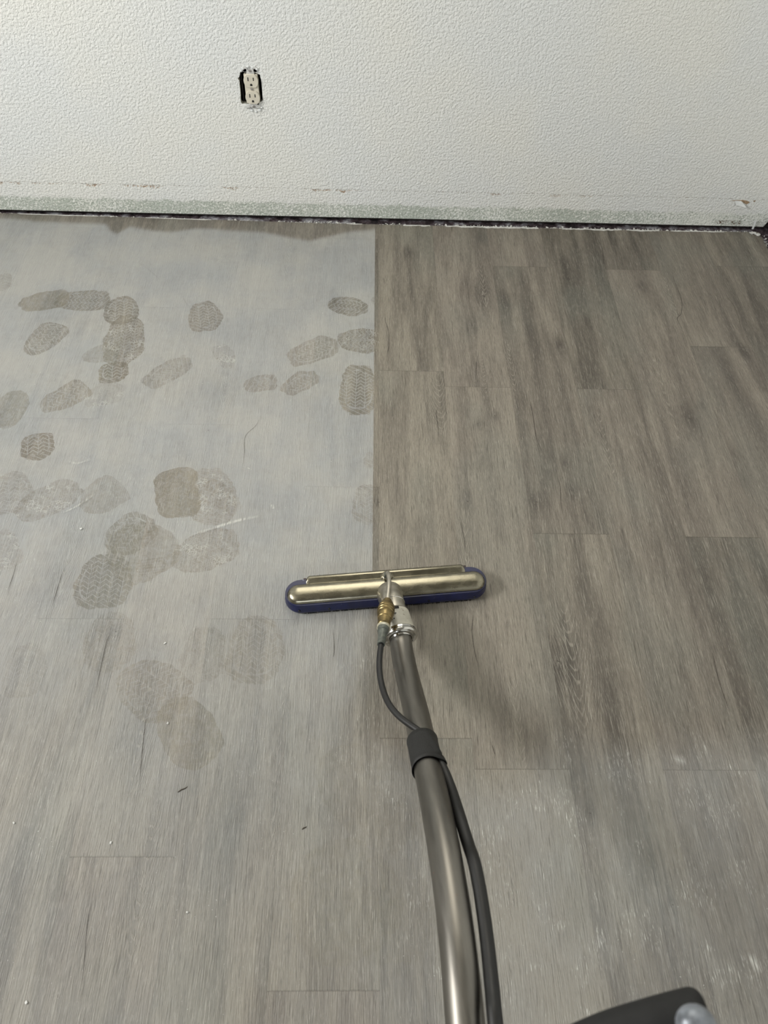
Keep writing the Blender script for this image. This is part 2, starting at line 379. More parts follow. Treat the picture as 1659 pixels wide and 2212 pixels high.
# pale scrape left of the wand head, a dropped smear and short scuffs (negative = white)
strip_mesh([(-0.336, 0.8265), (-0.29, 0.846), (-0.25, 0.862), (-0.2096, 0.8732)], 0.0045, -1.0, 0.0003)
strip_mesh([(-0.188, 0.902), (-0.184, 0.892)], 0.005, -1.0, 0.0003, False)
strip_mesh([(-0.248, 0.999), (-0.236, 0.993)], 0.0016, -1.0, 0.0003)
strip_mesh([(-0.545, 0.925), (-0.575, 0.892), (-0.60, 0.875)], 0.0035, -0.75, 0.0003)
strip_mesh([(-0.62, 1.01), (-0.60, 1.004), (-0.575, 1.016)], 0.004, -0.6, 0.0003)
strip_mesh([(0.548, 0.118), (0.556, 0.106), (0.563, 0.094)], 0.010, -1.0, 0.0003)
strip_mesh([(0.505, 0.395), (0.53, 0.386)], 0.012, -0.6, 0.0003)

V = np.concatenate(V); Fc = np.concatenate(Fc)
me = bpy.data.meshes.new('floor')
me.from_pydata(V.tolist(), [], Fc.tolist())
def pattr(name, typ, arr, key='vector'):
    a = me.attributes.new(name, typ, 'POINT'); a.data.foreach_set(key, np.ascontiguousarray(arr, dtype=np.float32).ravel())
pattr('grain', 'FLOAT_VECTOR', np.concatenate(A_gr)); pattr('rings', 'FLOAT_VECTOR', np.concatenate(A_ca))
pattr('film', 'FLOAT_VECTOR', np.concatenate(A_du)); pattr('plank', 'FLOAT_VECTOR', np.concatenate(A_pl))
pattr('crack', 'FLOAT', np.concatenate(CR), 'value')

# boot prints: for every floor face the local coordinates of the two nearest prints
cen = V[Fc].mean(1)
def print_sdf(pr, X, Y):
    ax, ay, bx, by, w, f0, f1, s_, k_ = pr
    L = math.hypot(bx - ax, by - ay); tx, ty = (bx - ax) / L, (by - ay) / L
    v = (X - ax) * tx + (Y - ay) * ty; u = (X - ax) * ty - (Y - ay) * tx
    # half width along the sole: waisted oval, or square end where the print is cut off
    c = L / 2; hl = L / 2; hw = w / 2
    q = (v - c) / hl
    e = np.where(q < 0, 8.0 if f0 else 2.3, 8.0 if f1 else 2.3)
    aq = np.abs(q)
    asym = 1 + 0.12 * q
    rad = (aq ** e + (np.abs(u) / (hw * asym)) ** 2.6) ** (1 / 2.6)
    d = (rad - 1) * min(hl, hw)
    return d, u, v
D = np.stack([print_sdf(p_, cen[:, 0], cen[:, 1])[0] for p_ in PRINTS], 1)
order = np.argsort(D, 1)[:, :2]
PA = np.array(PRINTS)
corner = V[Fc]
for li, nm in ((0, 'print_a'), (1, 'print_b')):
    out = np.zeros((len(Fc), 4, 4), np.float32); out[..., 0] = 1.0
    idx = order[:, li]; dm = D[np.arange(len(Fc)), idx]
    for k in range(len(PRINTS)):
        sel = np.where((idx == k) & (dm < 0.03))[0]
        if not len(sel): continue
        d, u, v = print_sdf(PRINTS[k], corner[sel][:, :, 0], corner[sel][:, :, 1])
        out[sel, :, 0] = d; out[sel, :, 1] = u + 0.037 * k; out[sel, :, 2] = v
        out[sel, :, 3] = PRINTS[k][8] + min(PRINTS[k][7], .98)
    a = me.attributes.new(nm, 'FLOAT_COLOR', 'CORNER'); a.data.foreach_set('color', out.ravel())

def floor_material():
    n = NT('vinyl_plank'); p = n.pos()
    G = n.sep(n.attr('grain').outputs['Vector']); gx, gy, seed = G[0], G[1], G[2]
    R_ = n.sep(n.attr('rings').outputs['Vector']); h, w, dk = R_[0], R_[1], R_[2]
    Fm = n.sep(n.attr('film').outputs['Vector']); Pl = n.sep(n.attr('plank').outputs['Vector'])
    crk = n.attr('crack').outputs['Fac']
    wn_ = n.t.nodes.new('ShaderNodeTexWhiteNoise'); wn_.noise_dimensions = '1D'; n.put(wn_.inputs['W'], seed)
    rnd = wn_.outputs['Value']; rc = n.sep(wn_.outputs['Color'])
    coarse = n.noise(n.vec(n.mul(gx, 26), n.mul(gy, 2.3), n.mul(seed, 3.1)), 1, 4, 0.55, 0.6)
    mid = n.noise(n.vec(n.mul(gx, 120), n.mul(gy, 9.0), n.mul(seed, 1.7)), 1, 3, 0.6, 0.3)
    s1 = n.noise(n.vec(n.mul(gx, 480), n.mul(gy, 24.0), seed), 1, 3, 0.6, 0.3)
    s2 = n.noise(n.vec(n.mul(gx, 1000), n.mul(gy, 75.0), n.add(seed, 4)), 1, 2, 0.6, 0.4)
    tone = n.noise(n.vec(n.mul(gx, 7), n.mul(gy, 3.5), n.mul(seed, 5.0)), 1, 2, 0.5)
    f = n.add(n.add(n.mul(coarse, 0.95), n.mul(mid, 0.35)), n.mul(n.sub(rnd, 0.5), 0.16))
    f = n.sub(f, n.mul(dk, 0.30))
    c = n.ramp(n.m('MULTIPLY', f, 0.8, clamp=True), [(0.28, (0.052, 0.044, 0.034)), (0.40, (0.098, 0.085, 0.068)), (0.52, (0.156, 0.137, 0.110)), (0.66, (0.238, 0.214, 0.172))])
    c = n.mix(n.mul(n.ss(tone, 0.45, 0.7), 0.35), c, (0.155, 0.165, 0.140))
    c = n.mix(n.mul(n.ss(rc[1], 0.4, 1.0), 0.25), c, (0.20, 0.165, 0.145))
    # limed pores and dark fibre lines
    ring = n.m('SINE', n.add(n.mul(h, 40.0), n.mul(mid, 5.0)))
    ringm = n.mul(n.mul(n.ss(ring, 0.5, 0.95), n.ss(w, 0.12, 0.7)), n.ss(s2, 0.30, 0.52))
    pale = n.m('MAXIMUM', n.ss(s1, 0.56, 0.70), n.mul(n.ss(s2, 0.56, 0.68), 0.8))
    c = n.mix(n.mul(pale, 0.44), c, (0.37, 0.345, 0.29))
    c = n.mix(n.mul(ringm, 0.38), c, (0.40, 0.37, 0.31))
    darkl = n.m('MAXIMUM', n.ss(s1, 0.44, 0.30), n.mul(n.ss(s2, 0.44, 0.32), 0.7))
    c = n.mix(n.mul(darkl, 0.60), c, (0.055, 0.046, 0.036))
    # plank edges
    ex = n.m('MINIMUM', Pl[0], n.sub(PW, Pl[0])); ey = n.m('MINIMUM', Pl[1], n.sub(Pl[2], Pl[1]))
    edge = n.m('MAXIMUM', n.mul(n.ss(ex, 0.0011, 0.0002), 0.12), n.mul(n.ss(ey, 0.0014, 0.0003), 0.35))
    c = n.mix(edge, c, (0.06, 0.05, 0.04))
    # film thickness
    big = n.noise(p, 5.0, 4, 0.6); fine = n.noise(p, 55.0, 4, 0.65); vfine = n.noise(p, 420.0, 2, 0.6); lump = n.noise(p, 32.0, 2, 0.5); patch_ = n.noise(p, 70.0, 3, 0.7)
    side = n.ss(Fm[2], -0.5, 0.5)
    film = n.add(n.mul(Fm[0], n.sub(1.0, side)), n.mul(Fm[1], side))
    film = n.add(film, n.mul(n.sub(big, 0.5), n.mul(film, 0.35)))
    film = n.add(film, n.mul(n.sub(fine, 0.5), n.mul(film, 0.45)))
    white = None; stain = None
    for nm in ('print_a', 'print_b'):
        a = n.attr(nm); q = n.sep(a.outputs['Color']); d, u, v = q[0], q[1], q[2]; al = a.outputs['Alpha']
        kind = n.m('FLOOR', al); st = n.m('FRACT', al)
        u0, v0 = u, v
        u = n.add(u, n.mul(n.sub(lump, 0.5), 0.010)); v = n.add(v, n.mul(n.sub(fine, 0.5), 0.006))
        dn = n.add(d, n.add(n.mul(n.sub(fine, 0.5), 0.008), n.mul(n.sub(lump, 0.5), 0.016)))
        ins = n.ss(dn, 0.0006, -0.0012)
        zz = n.m('PINGPONG', n.add(u, 0.5), 0.0105)
        ch = n.m('FRACT', n.m('DIVIDE', n.add(n.add(v, 0.5), n.mul(zz, 0.85)), 0.0105))
        ch = n.m('ABSOLUTE', n.sub(ch, 0.5))
        lines = n.ss(ch, 0.375, 0.44)
        col2 = n.m('ABSOLUTE', n.sub(n.m('FRACT', n.m('DIVIDE', n.add(u, 0.5), 0.021)), 0.5))
        lines = n.m('MAXIMUM', lines, n.mul(n.ss(col2, 0.44, 0.48), 0.7))
        band = n.ss(d, -0.0105, -0.0092)
        cuts = n.m('ABSOLUTE', n.sub(n.m('FRACT', n.m('DIVIDE', n.add(n.add(v, n.mul(u, 0.6)), 0.5), 0.0125)), 0.5))
        lines = n.add(n.mul(lines, n.sub(1.0, band)), n.mul(band, n.ss(cuts, 0.42, 0.46)))
        rim = n.mul(n.ss(d, -0.0122, -0.0110), n.ss(d, -0.0086, -0.0098))
        lines = n.m('MAXIMUM', lines, n.mul(rim, n.ss(lump, 0.45, 0.62)))
        vor = n.ss(n.voro(n.vec(u, v, 0), 130.0, 'DISTANCE_TO_EDGE'), 0.10, 0.04)
        strp = n.ss(n.m('ABSOLUTE', n.sub(n.m('FRACT', n.m('DIVIDE', v, 0.0065)), 0.5)), 0.28, 0.36)
        is1 = n.m('COMPARE', kind, 1.0, 0.3); is2 = n.m('COMPARE', kind, 2.0, 0.3); is3 = n.m('COMPARE', kind, 3.0, 0.3)
        lines = n.mul(lines, n.sub(1.0, n.mul(is1, 0.75)))
        lines = n.add(n.mul(lines, n.sub(1.0, n.m('MAXIMUM', is2, is3))), n.add(n.mul(is2, n.m('MAXIMUM', n.mul(lines, 0.7), n.mul(vor, 0.45))), n.mul(is3, strp)))
        worn = n.ss(n.add(n.mul(fine, 0.6), n.mul(vfine, 0.4)), 0.34, 0.56)
        lift = n.mul(n.mul(n.mul(ins, st), n.sub(1.0, n.mul(lines, 0.92))), n.mul(n.add(0.50, n.mul(worn, 0.50)), n.ss(s1, 0.30, 0.48, 0.55, 1.0)))
        lift = n.mul(lift, n.ss(n.add(n.mul(patch_, 0.7), n.mul(st, 0.55)), 0.55, 0.82, 0.35, 1.0))
        film = n.mul(film, n.sub(1.0, n.mul(lift, 0.98)))
        wm = n.mul(n.mul(n.mul(n.mul(ins, is2), n.m('MAXIMUM', vor, n.mul(lines, 0.5))), n.ss(lump, 0.52, 0.62)), n.ss(Fm[0], 0.7, 0.95))
        white = wm if white is None else n.m('MAXIMUM', white, wm)
        stn = n.mul(lift, n.add(0.35, n.mul(is1, 0.65)))
        stain = stn if stain is None else n.m('MAXIMUM', stain, stn)
    # grime sits in the grooves of the embossing and skips the ridges
    film = n.m('ADD', film, n.mul(n.mul(n.sub(s1, 0.5), 1.5), n.mul(film, n.sub(1.25, film))), clamp=True)
    film = n.sub(film, n.mul(edge, 0.15))
    filmc = n.mix(n.ss(big, 0.35, 0.65), (0.350, 0.366, 0.374), (0.396, 0.398, 0.382))
    c = n.mix(n.mul(stain, 0.30), c, (0.215, 0.200, 0.140))
    c = n.mix(n.m('MULTIPLY', film, 0.77, clamp=True), c, filmc)
    # dried residue flecks
    zone = n.m('MULTIPLY', film, n.sub(1.0, n.mul(film, 0.75)))
    fl = n.mul(n.ss(s2, 0.60, 0.68), n.ss(n.noise(p, 17.0, 3, 0.65), 0.49, 0.64))
    fl2 = n.mul(n.ss(n.noise(p, 330.0, 2, 0.5), 0.70, 0.76), n.ss(n.noise(p, 9.0, 2), 0.45, 0.62))
    wh = n.m('MAXIMUM', n.mul(n.mul(n.mul(fl, zone), 3.6), n.add(0.25, n.mul(side, 0.75))), n.mul(fl2, n.ss(film, 0.1, 0.3)))
    wh = n.m('MAXIMUM', wh, n.mul(n.mul(white, 0.42), n.ss(vfine, 0.35, 0.55)))
    wh = n.m('MAXIMUM', wh, n.mul(n.m('MAXIMUM', n.mul(crk, -1.0), 0.0), n.ss(s1, 0.40, 0.56)))
    c = n.mix(n.m('MULTIPLY', wh, 0.75, clamp=True), c, (0.66, 0.66, 0.62))
    cm = n.ss(n.add(n.m('MAXIMUM', crk, 0.0), n.mul(n.sub(vfine, 0.5), 0.5)), 0.35, 0.8)
    c = n.mix(n.mul(cm, n.sub(0.9, n.mul(film, 0.30))), c, (0.022, 0.018, 0.014))
    halo = n.ss(n.m('MAXIMUM', crk, 0.0), 0.0, 0.8)
    c = n.mix(n.mul(halo, n.sub(0.22, n.mul(film, 0.05))), c, (0.07, 0.055, 0.042))
    # embossing
    hgt = n.add(n.add(n.mul(s1, 0.9), n.mul(s2, 0.45)), n.mul(ringm, 0.3))
    hgt = n.sub(hgt, n.mul(edge, 0.6))
    n.bump(hgt, 0.85, 0.0014)
    ro = n.add(n.add(0.47, n.mul(film, 0.16)), n.mul(n.sub(s1, 0.5), 0.3))
    return n.set(Base_Color=c, Roughness=ro, Specular_IOR_Level=0.42)
mat_floor = floor_material()
fo = link('floor', me, mat_floor)
tag(fo, kind='structure', label='grey-brown wood-look vinyl plank floor, dusty and footprinted on the left, mopped clean on the right')
# plank thickness along the cut edges at the back and at the right
bm = bmesh.new()
add_box(bm, X_L, X_R, Y_F, Y_B - 0.0005, -0.0055, -0.0005)
sl = from_bm('floor_underlay', bm, simple('plank_core', (0.16, 0.155, 0.15), 0.8, var=0.4, nscale=90))
tag(sl, kind='structure')
bm = bmesh.new()
add_box(bm, -2.7, 1.6, -3.1, 2.2, -0.05, -0.006)
n = NT('bare_slab'); p = n.pos()
v = n.noise(p, 30, 4, 0.7); v2 = n.noise(p, 120, 3, 0.6)
c = n.ramp(v, [(0.38, (0.012, 0.008, 0.010)), (0.48, (0.075, 0.052, 0.060)), (0.57, (0.19, 0.18, 0.20)), (0.66, (0.44, 0.44, 0.47))])
n.bump(v2, 0.8, 0.003)
slab = from_bm('floor_slab', bm, n.set(Base_Color=c, Roughness=0.85)); tag(slab, kind='structure')

# ================================================================ WALLS
YW = 1.914; ZB = 0.0095; TH = 0.0127; XW = 1.1455
HOLE = [(-0.3097, 0.3878), (-0.2955, 0.3888), (-0.2777, 0.3864), (-0.2646, 0.3811), (-0.2638, 0.3731), (-0.2632, 0.3578), (-0.2638, 0.3225), (-0.2727, 0.3167), (-0.2762, 0.3109), (-0.3042, 0.3126), (-0.3159, 0.3123), (-0.3187, 0.3163), (-0.3175, 0.3354), (-0.3171, 0.3549), (-0.3165, 0.3641), (-0.3189, 0.3725), (-0.3152, 0.3749), (-0.3131, 0.3825)]

def wall_material(band=True):
    n = NT('painted_drywall' if band else 'plain_drywall'); p = n.pos(); P_ = n.sep(p); x, z = P_[0], P_[2]
    if not band: x = n.add(P_[0], P_[1])
    q = n.vec(x, n.mul(z, 1.0), P_[1] if not band else 0.0)
    a = n.noise(q, 165, 2.5, 0.5, 0.25); b = n.noise(q, 360, 2, 0.6, 0.0); big = n.noise(q, 3.0, 3, 0.5)
    lum = n.ss(a, 0.30, 0.66)
    hgt = n.add(n.mul(lum, 1.0), n.mul(b, 0.55))
    c = n.mix(n.ss(big, 0.35, 0.65), (0.755, 0.768, 0.760), (0.780, 0.780, 0.745))
    if band:
        g1 = n.noise(q, 26, 4, 0.7); g2 = n.noise(q, 190, 3, 0.6, 0.8); g3 = n.noise(n.vec(n.mul(x, 11), n.mul(z, 0), 3.0), 1, 4, 0.7)
        top = n.add(0.050, n.mul(n.sub(g1, 0.5), 0.030))
        zone = n.ss(z, n.add(top, 0.003), n.sub(top, 0.006))
        amt = n.ss(n.noise(n.vec(x, n.mul(z, 0.3), 2), 4.5, 3, 0.6), 0.36, 0.62, 0.46, 0.56)
        amt = n.add(amt, n.mul(n.ss(x, 0.55, 1.1), -0.09))
        exposed = n.mul(zone, n.ss(g2, n.add(amt, 0.03), n.sub(amt, 0.03)))
        c = n.mix(n.mul(zone, 0.35), c, (0.76, 0.79, 0.71))
        c = n.mix(n.mul(exposed, 0.72), c, (0.36, 0.41, 0.35))
        # dark specks at the top of the band and a few scrapes low down
        sp = n.mul(n.mul(n.ss(z, n.sub(top, 0.012), n.sub(top, 0.003)), zone), n.ss(n.noise(q, 330, 2, 0.5), 0.62, 0.66))
        sp = n.mul(sp, n.ss(n.noise(q, 13, 2), 0.5, 0.6))
        c = n.mix(sp, c, (0.12, 0.12, 0.09))
        # scored line where the baseboard was caulked: torn brown paper
        lz = n.m('ABSOLUTE', n.sub(z, n.add(0.0925, n.mul(n.sub(n.noise(n.vec(x, 0, 0), 4, 2), 0.5), 0.005))))
        ln = n.mul(n.ss(lz, 0.0012, 0.0003), n.ss(n.noise(n.vec(x, 0, 5), 90, 3, 0.7), 0.44, 0.56))
        ln = n.mul(n.mul(ln, n.ss(g3, 0.40, 0.55, 0.1, 1.0)), n.ss(g2, 0.42, 0.5))
        lz2 = n.sub(n.add(0.0915, 0.0), z)
        where = None
        for cx_, w_ in ((-.97, .03), (-.87, .045), (-.745, .022), (-.612, .055), (-.37, .030), (-.13, .030), (-.06, .035), (.345, .022), (.53, .03), (.60, .02)):
            k = n.ss(n.m('ABSOLUTE', n.sub(x, cx_)), w_ * 1.1, w_ * 0.7)
            where = k if where is None else n.m('MAXIMUM', where, k)
        tear = n.mul(n.mul(n.ss(lz2, -0.0005, 0.001), n.ss(n.add(lz2, n.mul(n.sub(g1, 0.42), 0.045)), 0.009, 0.006)), where)
        tear = n.mul(tear, n.ss(g2, 0.46, 0.52))
        br = n.mix(n.ss(n.noise(q, 70, 2), 0.4, 0.6), (0.30, 0.19, 0.12), (0.52, 0.40, 0.29))
        c = n.mix(n.mul(ln, 0.75), c, (0.26, 0.20, 0.15))
        c = n.mix(n.mul(tear, n.ss(x, 0.6, 0.1, 0.45, 0.95)), c, br)
        # spots near the right corner, low
        spot = n.mul(n.ss(n.m('ABSOLUTE', n.sub(x, 1.028)), 0.045, 0.03), n.ss(n.m('ABSOLUTE', n.sub(z, 0.021)), 0.008, 0.005))
        c = n.mix(n.mul(spot, n.ss(g2, 0.50, 0.55)), c, (0.13, 0.10, 0.07))
        hgt = n.add(hgt, n.add(n.mul(exposed, -0.6), n.mul(tear, -1.0)))
        hgt = n.sub(hgt, n.mul(ln, 1.2))
    n.bump(hgt, 0.6, 0.0018)
    return n.set(Base_Color=c, Roughness=0.62, Specular_IOR_Level=0.3)
mat_wall = wall_material(True); mat_white = wall_material(False)
mat_plain = simple('bounce_cut_grey', (0.30, 0.285, 0.25), 0.7, var=0.04, nscale=4)  # unseen walls and ceiling, toned down to cut bounce and deepen shadows

# back wall with the torn hole for the outlet
bm = bmesh.new()
X0, X1, Z0, Z1 = -2.45, XW, ZB, 2.45
outer = [(X0, Z0), (X1 - .012, Z0), (X1 - .0005, Z0 + .028), (X1, Z0 + 0.05), (X1, Z1), (X0, Z1)]
hole = []
for i in range(len(HOLE)):
    a, b = HOLE[i], HOLE[(i + 1) % len(HOLE)]
    for k in range(3):
        t = k / 3; j = 0.0007 if k else 0
        hole.append((a[0] + (b[0] - a[0]) * t + random.uniform(-j, j), a[1] + (b[1] - a[1]) * t + random.uniform(-j, j)))
def loop(pts, y):
    vs = [bm.verts.new((x, y, z)) for x, z in pts]
    return vs, [bm.edges.new((vs[i], vs[(i + 1) % len(vs)])) for i in range(len(vs))]
BW = (-0.50, 0.42, 0.98, 2.05)          # window high in the back wall, above the picture
win = [(BW[0], BW[2]), (BW[1], BW[2]), (BW[1], BW[3]), (BW[0], BW[3])]
fv, fe = loop(outer, YW); hv, he = loop(hole, YW); wv, we = loop(win, YW)
bmesh.ops.triangle_fill(bm, use_beauty=True, use_dissolve=False, edges=fe + he + we)
bo, _ = loop(outer, YW + TH); bh, _ = loop(hole, YW + TH); bw_, _ = loop(win, YW + TH)
for A, B in ((fv, bo), (hv, bh), (wv, bw_)):
    for i in range(len(A)):
        j = (i + 1) % len(A); f = bm.faces.new((A[i], A[j], B[j], B[i])); f.material_index = 1
mat_gyp = simple('gypsum_edge', (0.33, 0.33, 0.28), 0.9, var=0.35, nscale=200, bump=0.002)
wb = from_bm('wall_back', bm, [mat_wall, mat_gyp]); tag(wb, kind='structure', label='white textured drywall with a worn band where the baseboard was')
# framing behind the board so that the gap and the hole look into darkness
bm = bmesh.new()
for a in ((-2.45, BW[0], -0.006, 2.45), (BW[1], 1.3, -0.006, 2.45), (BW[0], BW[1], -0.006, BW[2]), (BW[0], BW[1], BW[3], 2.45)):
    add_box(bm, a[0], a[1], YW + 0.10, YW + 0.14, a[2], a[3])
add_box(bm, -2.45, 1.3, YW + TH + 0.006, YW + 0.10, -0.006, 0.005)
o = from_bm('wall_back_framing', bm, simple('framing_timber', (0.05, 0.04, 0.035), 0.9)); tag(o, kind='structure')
# right wall, its foot broken away at the corner
bm = bmesh.new()
prof = [(1.914, .060), (1.902, .052), (1.893, .030), (1.889, .036), (1.880, .014), (1.868, .016), (1.84, .0115), (1.70, .0105), (-2.75, .0105)]
vs = [bm.verts.new((XW, y, z)) for y, z in prof] + [bm.verts.new((XW, -2.75, 2.45)), bm.verts.new((XW, YW, 2.45))]
f = bm.faces.new(vs)
r = bmesh.ops.extrude_face_region(bm, geom=[f])
bmesh.ops.translate(bm, vec=(TH, 0, 0), verts=[g for g in r['geom'] if isinstance(g, bmesh.types.BMVert)])
o = from_bm('wall_right', bm, mat_white); tag(o, kind='structure')
bm = bmesh.new(); add_box(bm, XW + TH + .004, XW + .05, -2.7, 1.98, -0.006, 2.4)
o = from_bm('wall_right_framing', bm, simple('dark_cavity', (0.03, 0.028, 0.03), 0.95)); tag(o, kind='structure')
# left wall around its window, front wall around the added rear opening, ceiling
bm = bmesh.new()
wy0, wy1, wz0, wz1 = -0.20, 1.04, 1.46, 2.08
for a in ((-2.75, wy0, 0.0, 2.45), (wy1, YW, 0.0, 2.45), (wy0, wy1, 0.0, wz0), (wy0, wy1, wz1, 2.45)):
    add_box(bm, -2.45, -2.40, a[0], a[1], a[2], a[3])
o = from_bm('wall_left', bm, mat_plain); tag(o, kind='structure')
bm = bmesh.new()
fx0, fx1, fz0, fz1 = -1.15, 0.25, 0.60, 2.15
for a in ((-2.45, fx0, 0.0, 2.45), (fx1, XW, 0.0, 2.45), (fx0, fx1, 0.0, fz0), (fx0, fx1, fz1, 2.45)):
    add_box(bm, a[0], a[1], -2.80, -2.75, a[2], a[3])
o = from_bm('wall_front', bm, mat_plain); tag(o, kind='structure')
bm = bmesh.new(); add_box(bm, -2.45, XW + .05, -2.80, YW + .05, 2.45, 2.50)
o = from_bm('ceiling', bm, mat_plain); tag(o, kind='structure')
mat_frame = simple('window_vinyl', (0.75, 0.76, 0.76), 0.4)
bm = bmesh.new(); fw = 0.045
add_box(bm, -2.44, -2.39, wy0, wy1, wz0, wz0 + fw); add_box(bm, -2.44, -2.39, wy0, wy1, wz1 - fw, wz1)
for y in (wy0, wy1 - fw): add_box(bm, -2.44, -2.39, y, y + fw, wz0, wz1)
o = from_bm('window_1', bm, mat_frame); tag(o, kind='structure')
bm = bmesh.new()
add_box(bm, fx0, fx1, -2.79, -2.74, fz0, fz0 + fw); add_box(bm, fx0, fx1, -2.79, -2.74, fz1 - fw, fz1)
for x in (fx0, fx1 - fw): add_box(bm, x, x + fw, -2.79, -2.74, fz0, fz1)
o = from_bm('window_2', bm, mat_frame); tag(o, kind='structure')  # frame for the added rear fill opening

bm = bmesh.new()
add_box(bm, BW[0], BW[1], YW + .02, YW + .09, BW[2], BW[2] + fw); add_box(bm, BW[0], BW[1], YW + .02, YW + .09, BW[3] - fw, BW[3])
for x in (BW[0], BW[1] - fw): add_box(bm, x, x + fw, YW + .02, YW + .09, BW[2], BW[3])
o = from_bm('window_3', bm, mat_frame); tag(o, kind='structure')

# paper flap torn down from the board near the right corner, and slivers at the foot of the corner
mat_paper = simple('torn_paper_white', (0.70, 0.72, 0.72), 0.8, var=0.08)
mat_brown = simple('torn_paper_brown', (0.34, 0.24, 0.15), 0.9, var=0.4, nscale=250, bump=0.001)
def flat_poly(bm, pts, y, bulge=0.0, th=0.0006):
    vs = [bm.verts.new((x, y - (bulge * (i % 3 == 1)), z)) for i, (x, z) in enumerate(pts)]
    f = bm.faces.new(vs)
    r = bmesh.ops.extrude_face_region(bm, geom=[f])
    bmesh.ops.translate(bm, vec=(0, -th, 0), verts=[g for g in r['geom'] if isinstance(g, bmesh.types.BMVert)])
bm = bmesh.new()
flat_poly(bm, [(1.008, .0875), (1.022, .0885), (1.040, .0895), (1.052, .0880), (1.058, .086), (1.063, .083), (1.056, .077), (1.048, .080), (1.040, .085), (1.020, .0855)], YW - .0002, 0, 0.0004)
flat_poly(bm, [(1.070, .0885), (1.078, .0885), (1.074, .084)], YW - .0002, 0, 0.0004)
o = from_bm('torn_patch', bm, mat_brown, wb); tag(o, label='brown torn paper on the wall near the corner')
bm = bmesh.new()
vs = [(1.018, YW - .0006, .0870), (1.036, YW - .0012, .0872), (1.047, YW - .003, .0800), (1.056, YW - .010, .0715), (1.040, YW - .006, .0735), (1.026, YW - .003, .0760)]
vv = [bm.verts.new(v_) for v_ in vs]; bm.faces.new(vv)
r = bmesh.ops.extrude_face_region(bm, geom=list(bm.faces)); bmesh.ops.translate(bm, vec=(0, -.0005, .0003), verts=[g for g in r['geom'] if isinstance(g, bmesh.types.BMVert)])
o = from_bm('paper_flap', bm, mat_paper, wb); tag(o, label='white paint flap curling off the wall')
bm = bmesh.new()
flat_poly(bm, [(1.098, .030), (1.103, .031), (1.106, .004), (1.101, .004)], YW - .004, .001, .001)
o = from_bm('torn_sliver', bm, mat_paper, wb)
mat_chip = simple('plaster', (0.62, 0.62, 0.60), 0.9, var=0.12, nscale=150, bump=0.001)

# ---- rubble in the gap
bm = bmesh.new()
def crumb(bm, x, y, z, r, flat=0.6):
    m_ = Matrix.Translation((x, y, z)) @ Matrix.Rotation(random.random() * 6, 4, 'Z') @ Matrix.Diagonal((r * random.uniform(.8, 2.2), r * random.uniform(.6, 1.1), r * flat, 1))
    g = bmesh.ops.create_icosphere(bm, subdivisions=1, radius=1.0, matrix=m_)
    for v_ in g['verts']: v_.co += Vector((random.uniform(-1, 1), random.uniform(-1, 1), random.uniform(-1, 1))) * r * 0.22
for i in range(900):
    x = random.uniform(-1.12, 1.12)
    if vnoise(np.array([x * 14.0]), np.array([3.3]))[0] < 0.35 and x < 0.4: continue
    e_ = float(yb_ext(np.array([x]))[0]); y = Y_B + e_ + 0.001 + random.random() ** 1.5 * (0.014 - min(e_, .012))
    r = random.uniform(.0007, .0024) if random.random() < .85 else random.uniform(.002, .004)
    crumb(bm, x, y, -0.006 + r * 0.5 + (0.003 if y < Y_B + e_ + .004 else 0), r)
for i in range(60):
    t = random.random(); crumb(bm, X_R + .002 + random.random() * .014, 1.66 + t * 0.24, -0.004, random.uniform(.001, .003))
o = from_bm('rubble', bm, mat_chip); tag(o, 'white plaster grit lying in the dark gap under the back wall', 'plaster grit', kind='stuff')
# smear of joint compound along the plank ends
bm = bmesh.new()
xs = np.arange(-1.12, 1.115, 0.004)
def smear(bm, xs, y0b, y1f, z):
    prev = None
    for x in xs:
        y0 = y0b + float(yb_ext(np.array([x]))[0])
        y1 = y1f(x)
        if y1 is None: prev = None; continue
        a = bm.verts.new((x, y0, z)); b = bm.verts.new((x, y1, z)); b2 = bm.verts.new((x, y1, z - .0004))
        if prev: bm.faces.new((prev[0], a, b, prev[1])); bm.faces.new((prev[1], b, b2, prev[2]))
        prev = (a, b, b2)
def yf(x):
    k = vnoise(np.array([x * 26.0]), np.array([1.1]))[0]; k2 = vnoise(np.array([x * 170.0]), np.array([4.4]))[0]
    th = 0.62 if x < 0.1 else (0.25 if x < 0.85 else 0.42)
    if k < th: return None
    return Y_B + float(yb_ext(np.array([x]))[0]) - 0.0012 - (k - th) * 0.006 * (0.4 + k2) - (0.0035 * k2 if 0.15 < x < 0.7 else 0)
smear(bm, xs, Y_B + 0.0008, yf, 0.0006)
o = from_bm('compound_smear', bm, mat_chip, fo); tag(o, label='white compound smeared along the plank ends')
bm = bmesh.new()
for k in range(3):
    crumb(bm, 1.100 + .007 * k, 1.894 - .004 * k, .002, .006, .35)
o = from_bm('plaster_lump', bm, mat_chip); tag(o, 'white plaster lump at the floor corner under the right end of the wall', 'plaster')

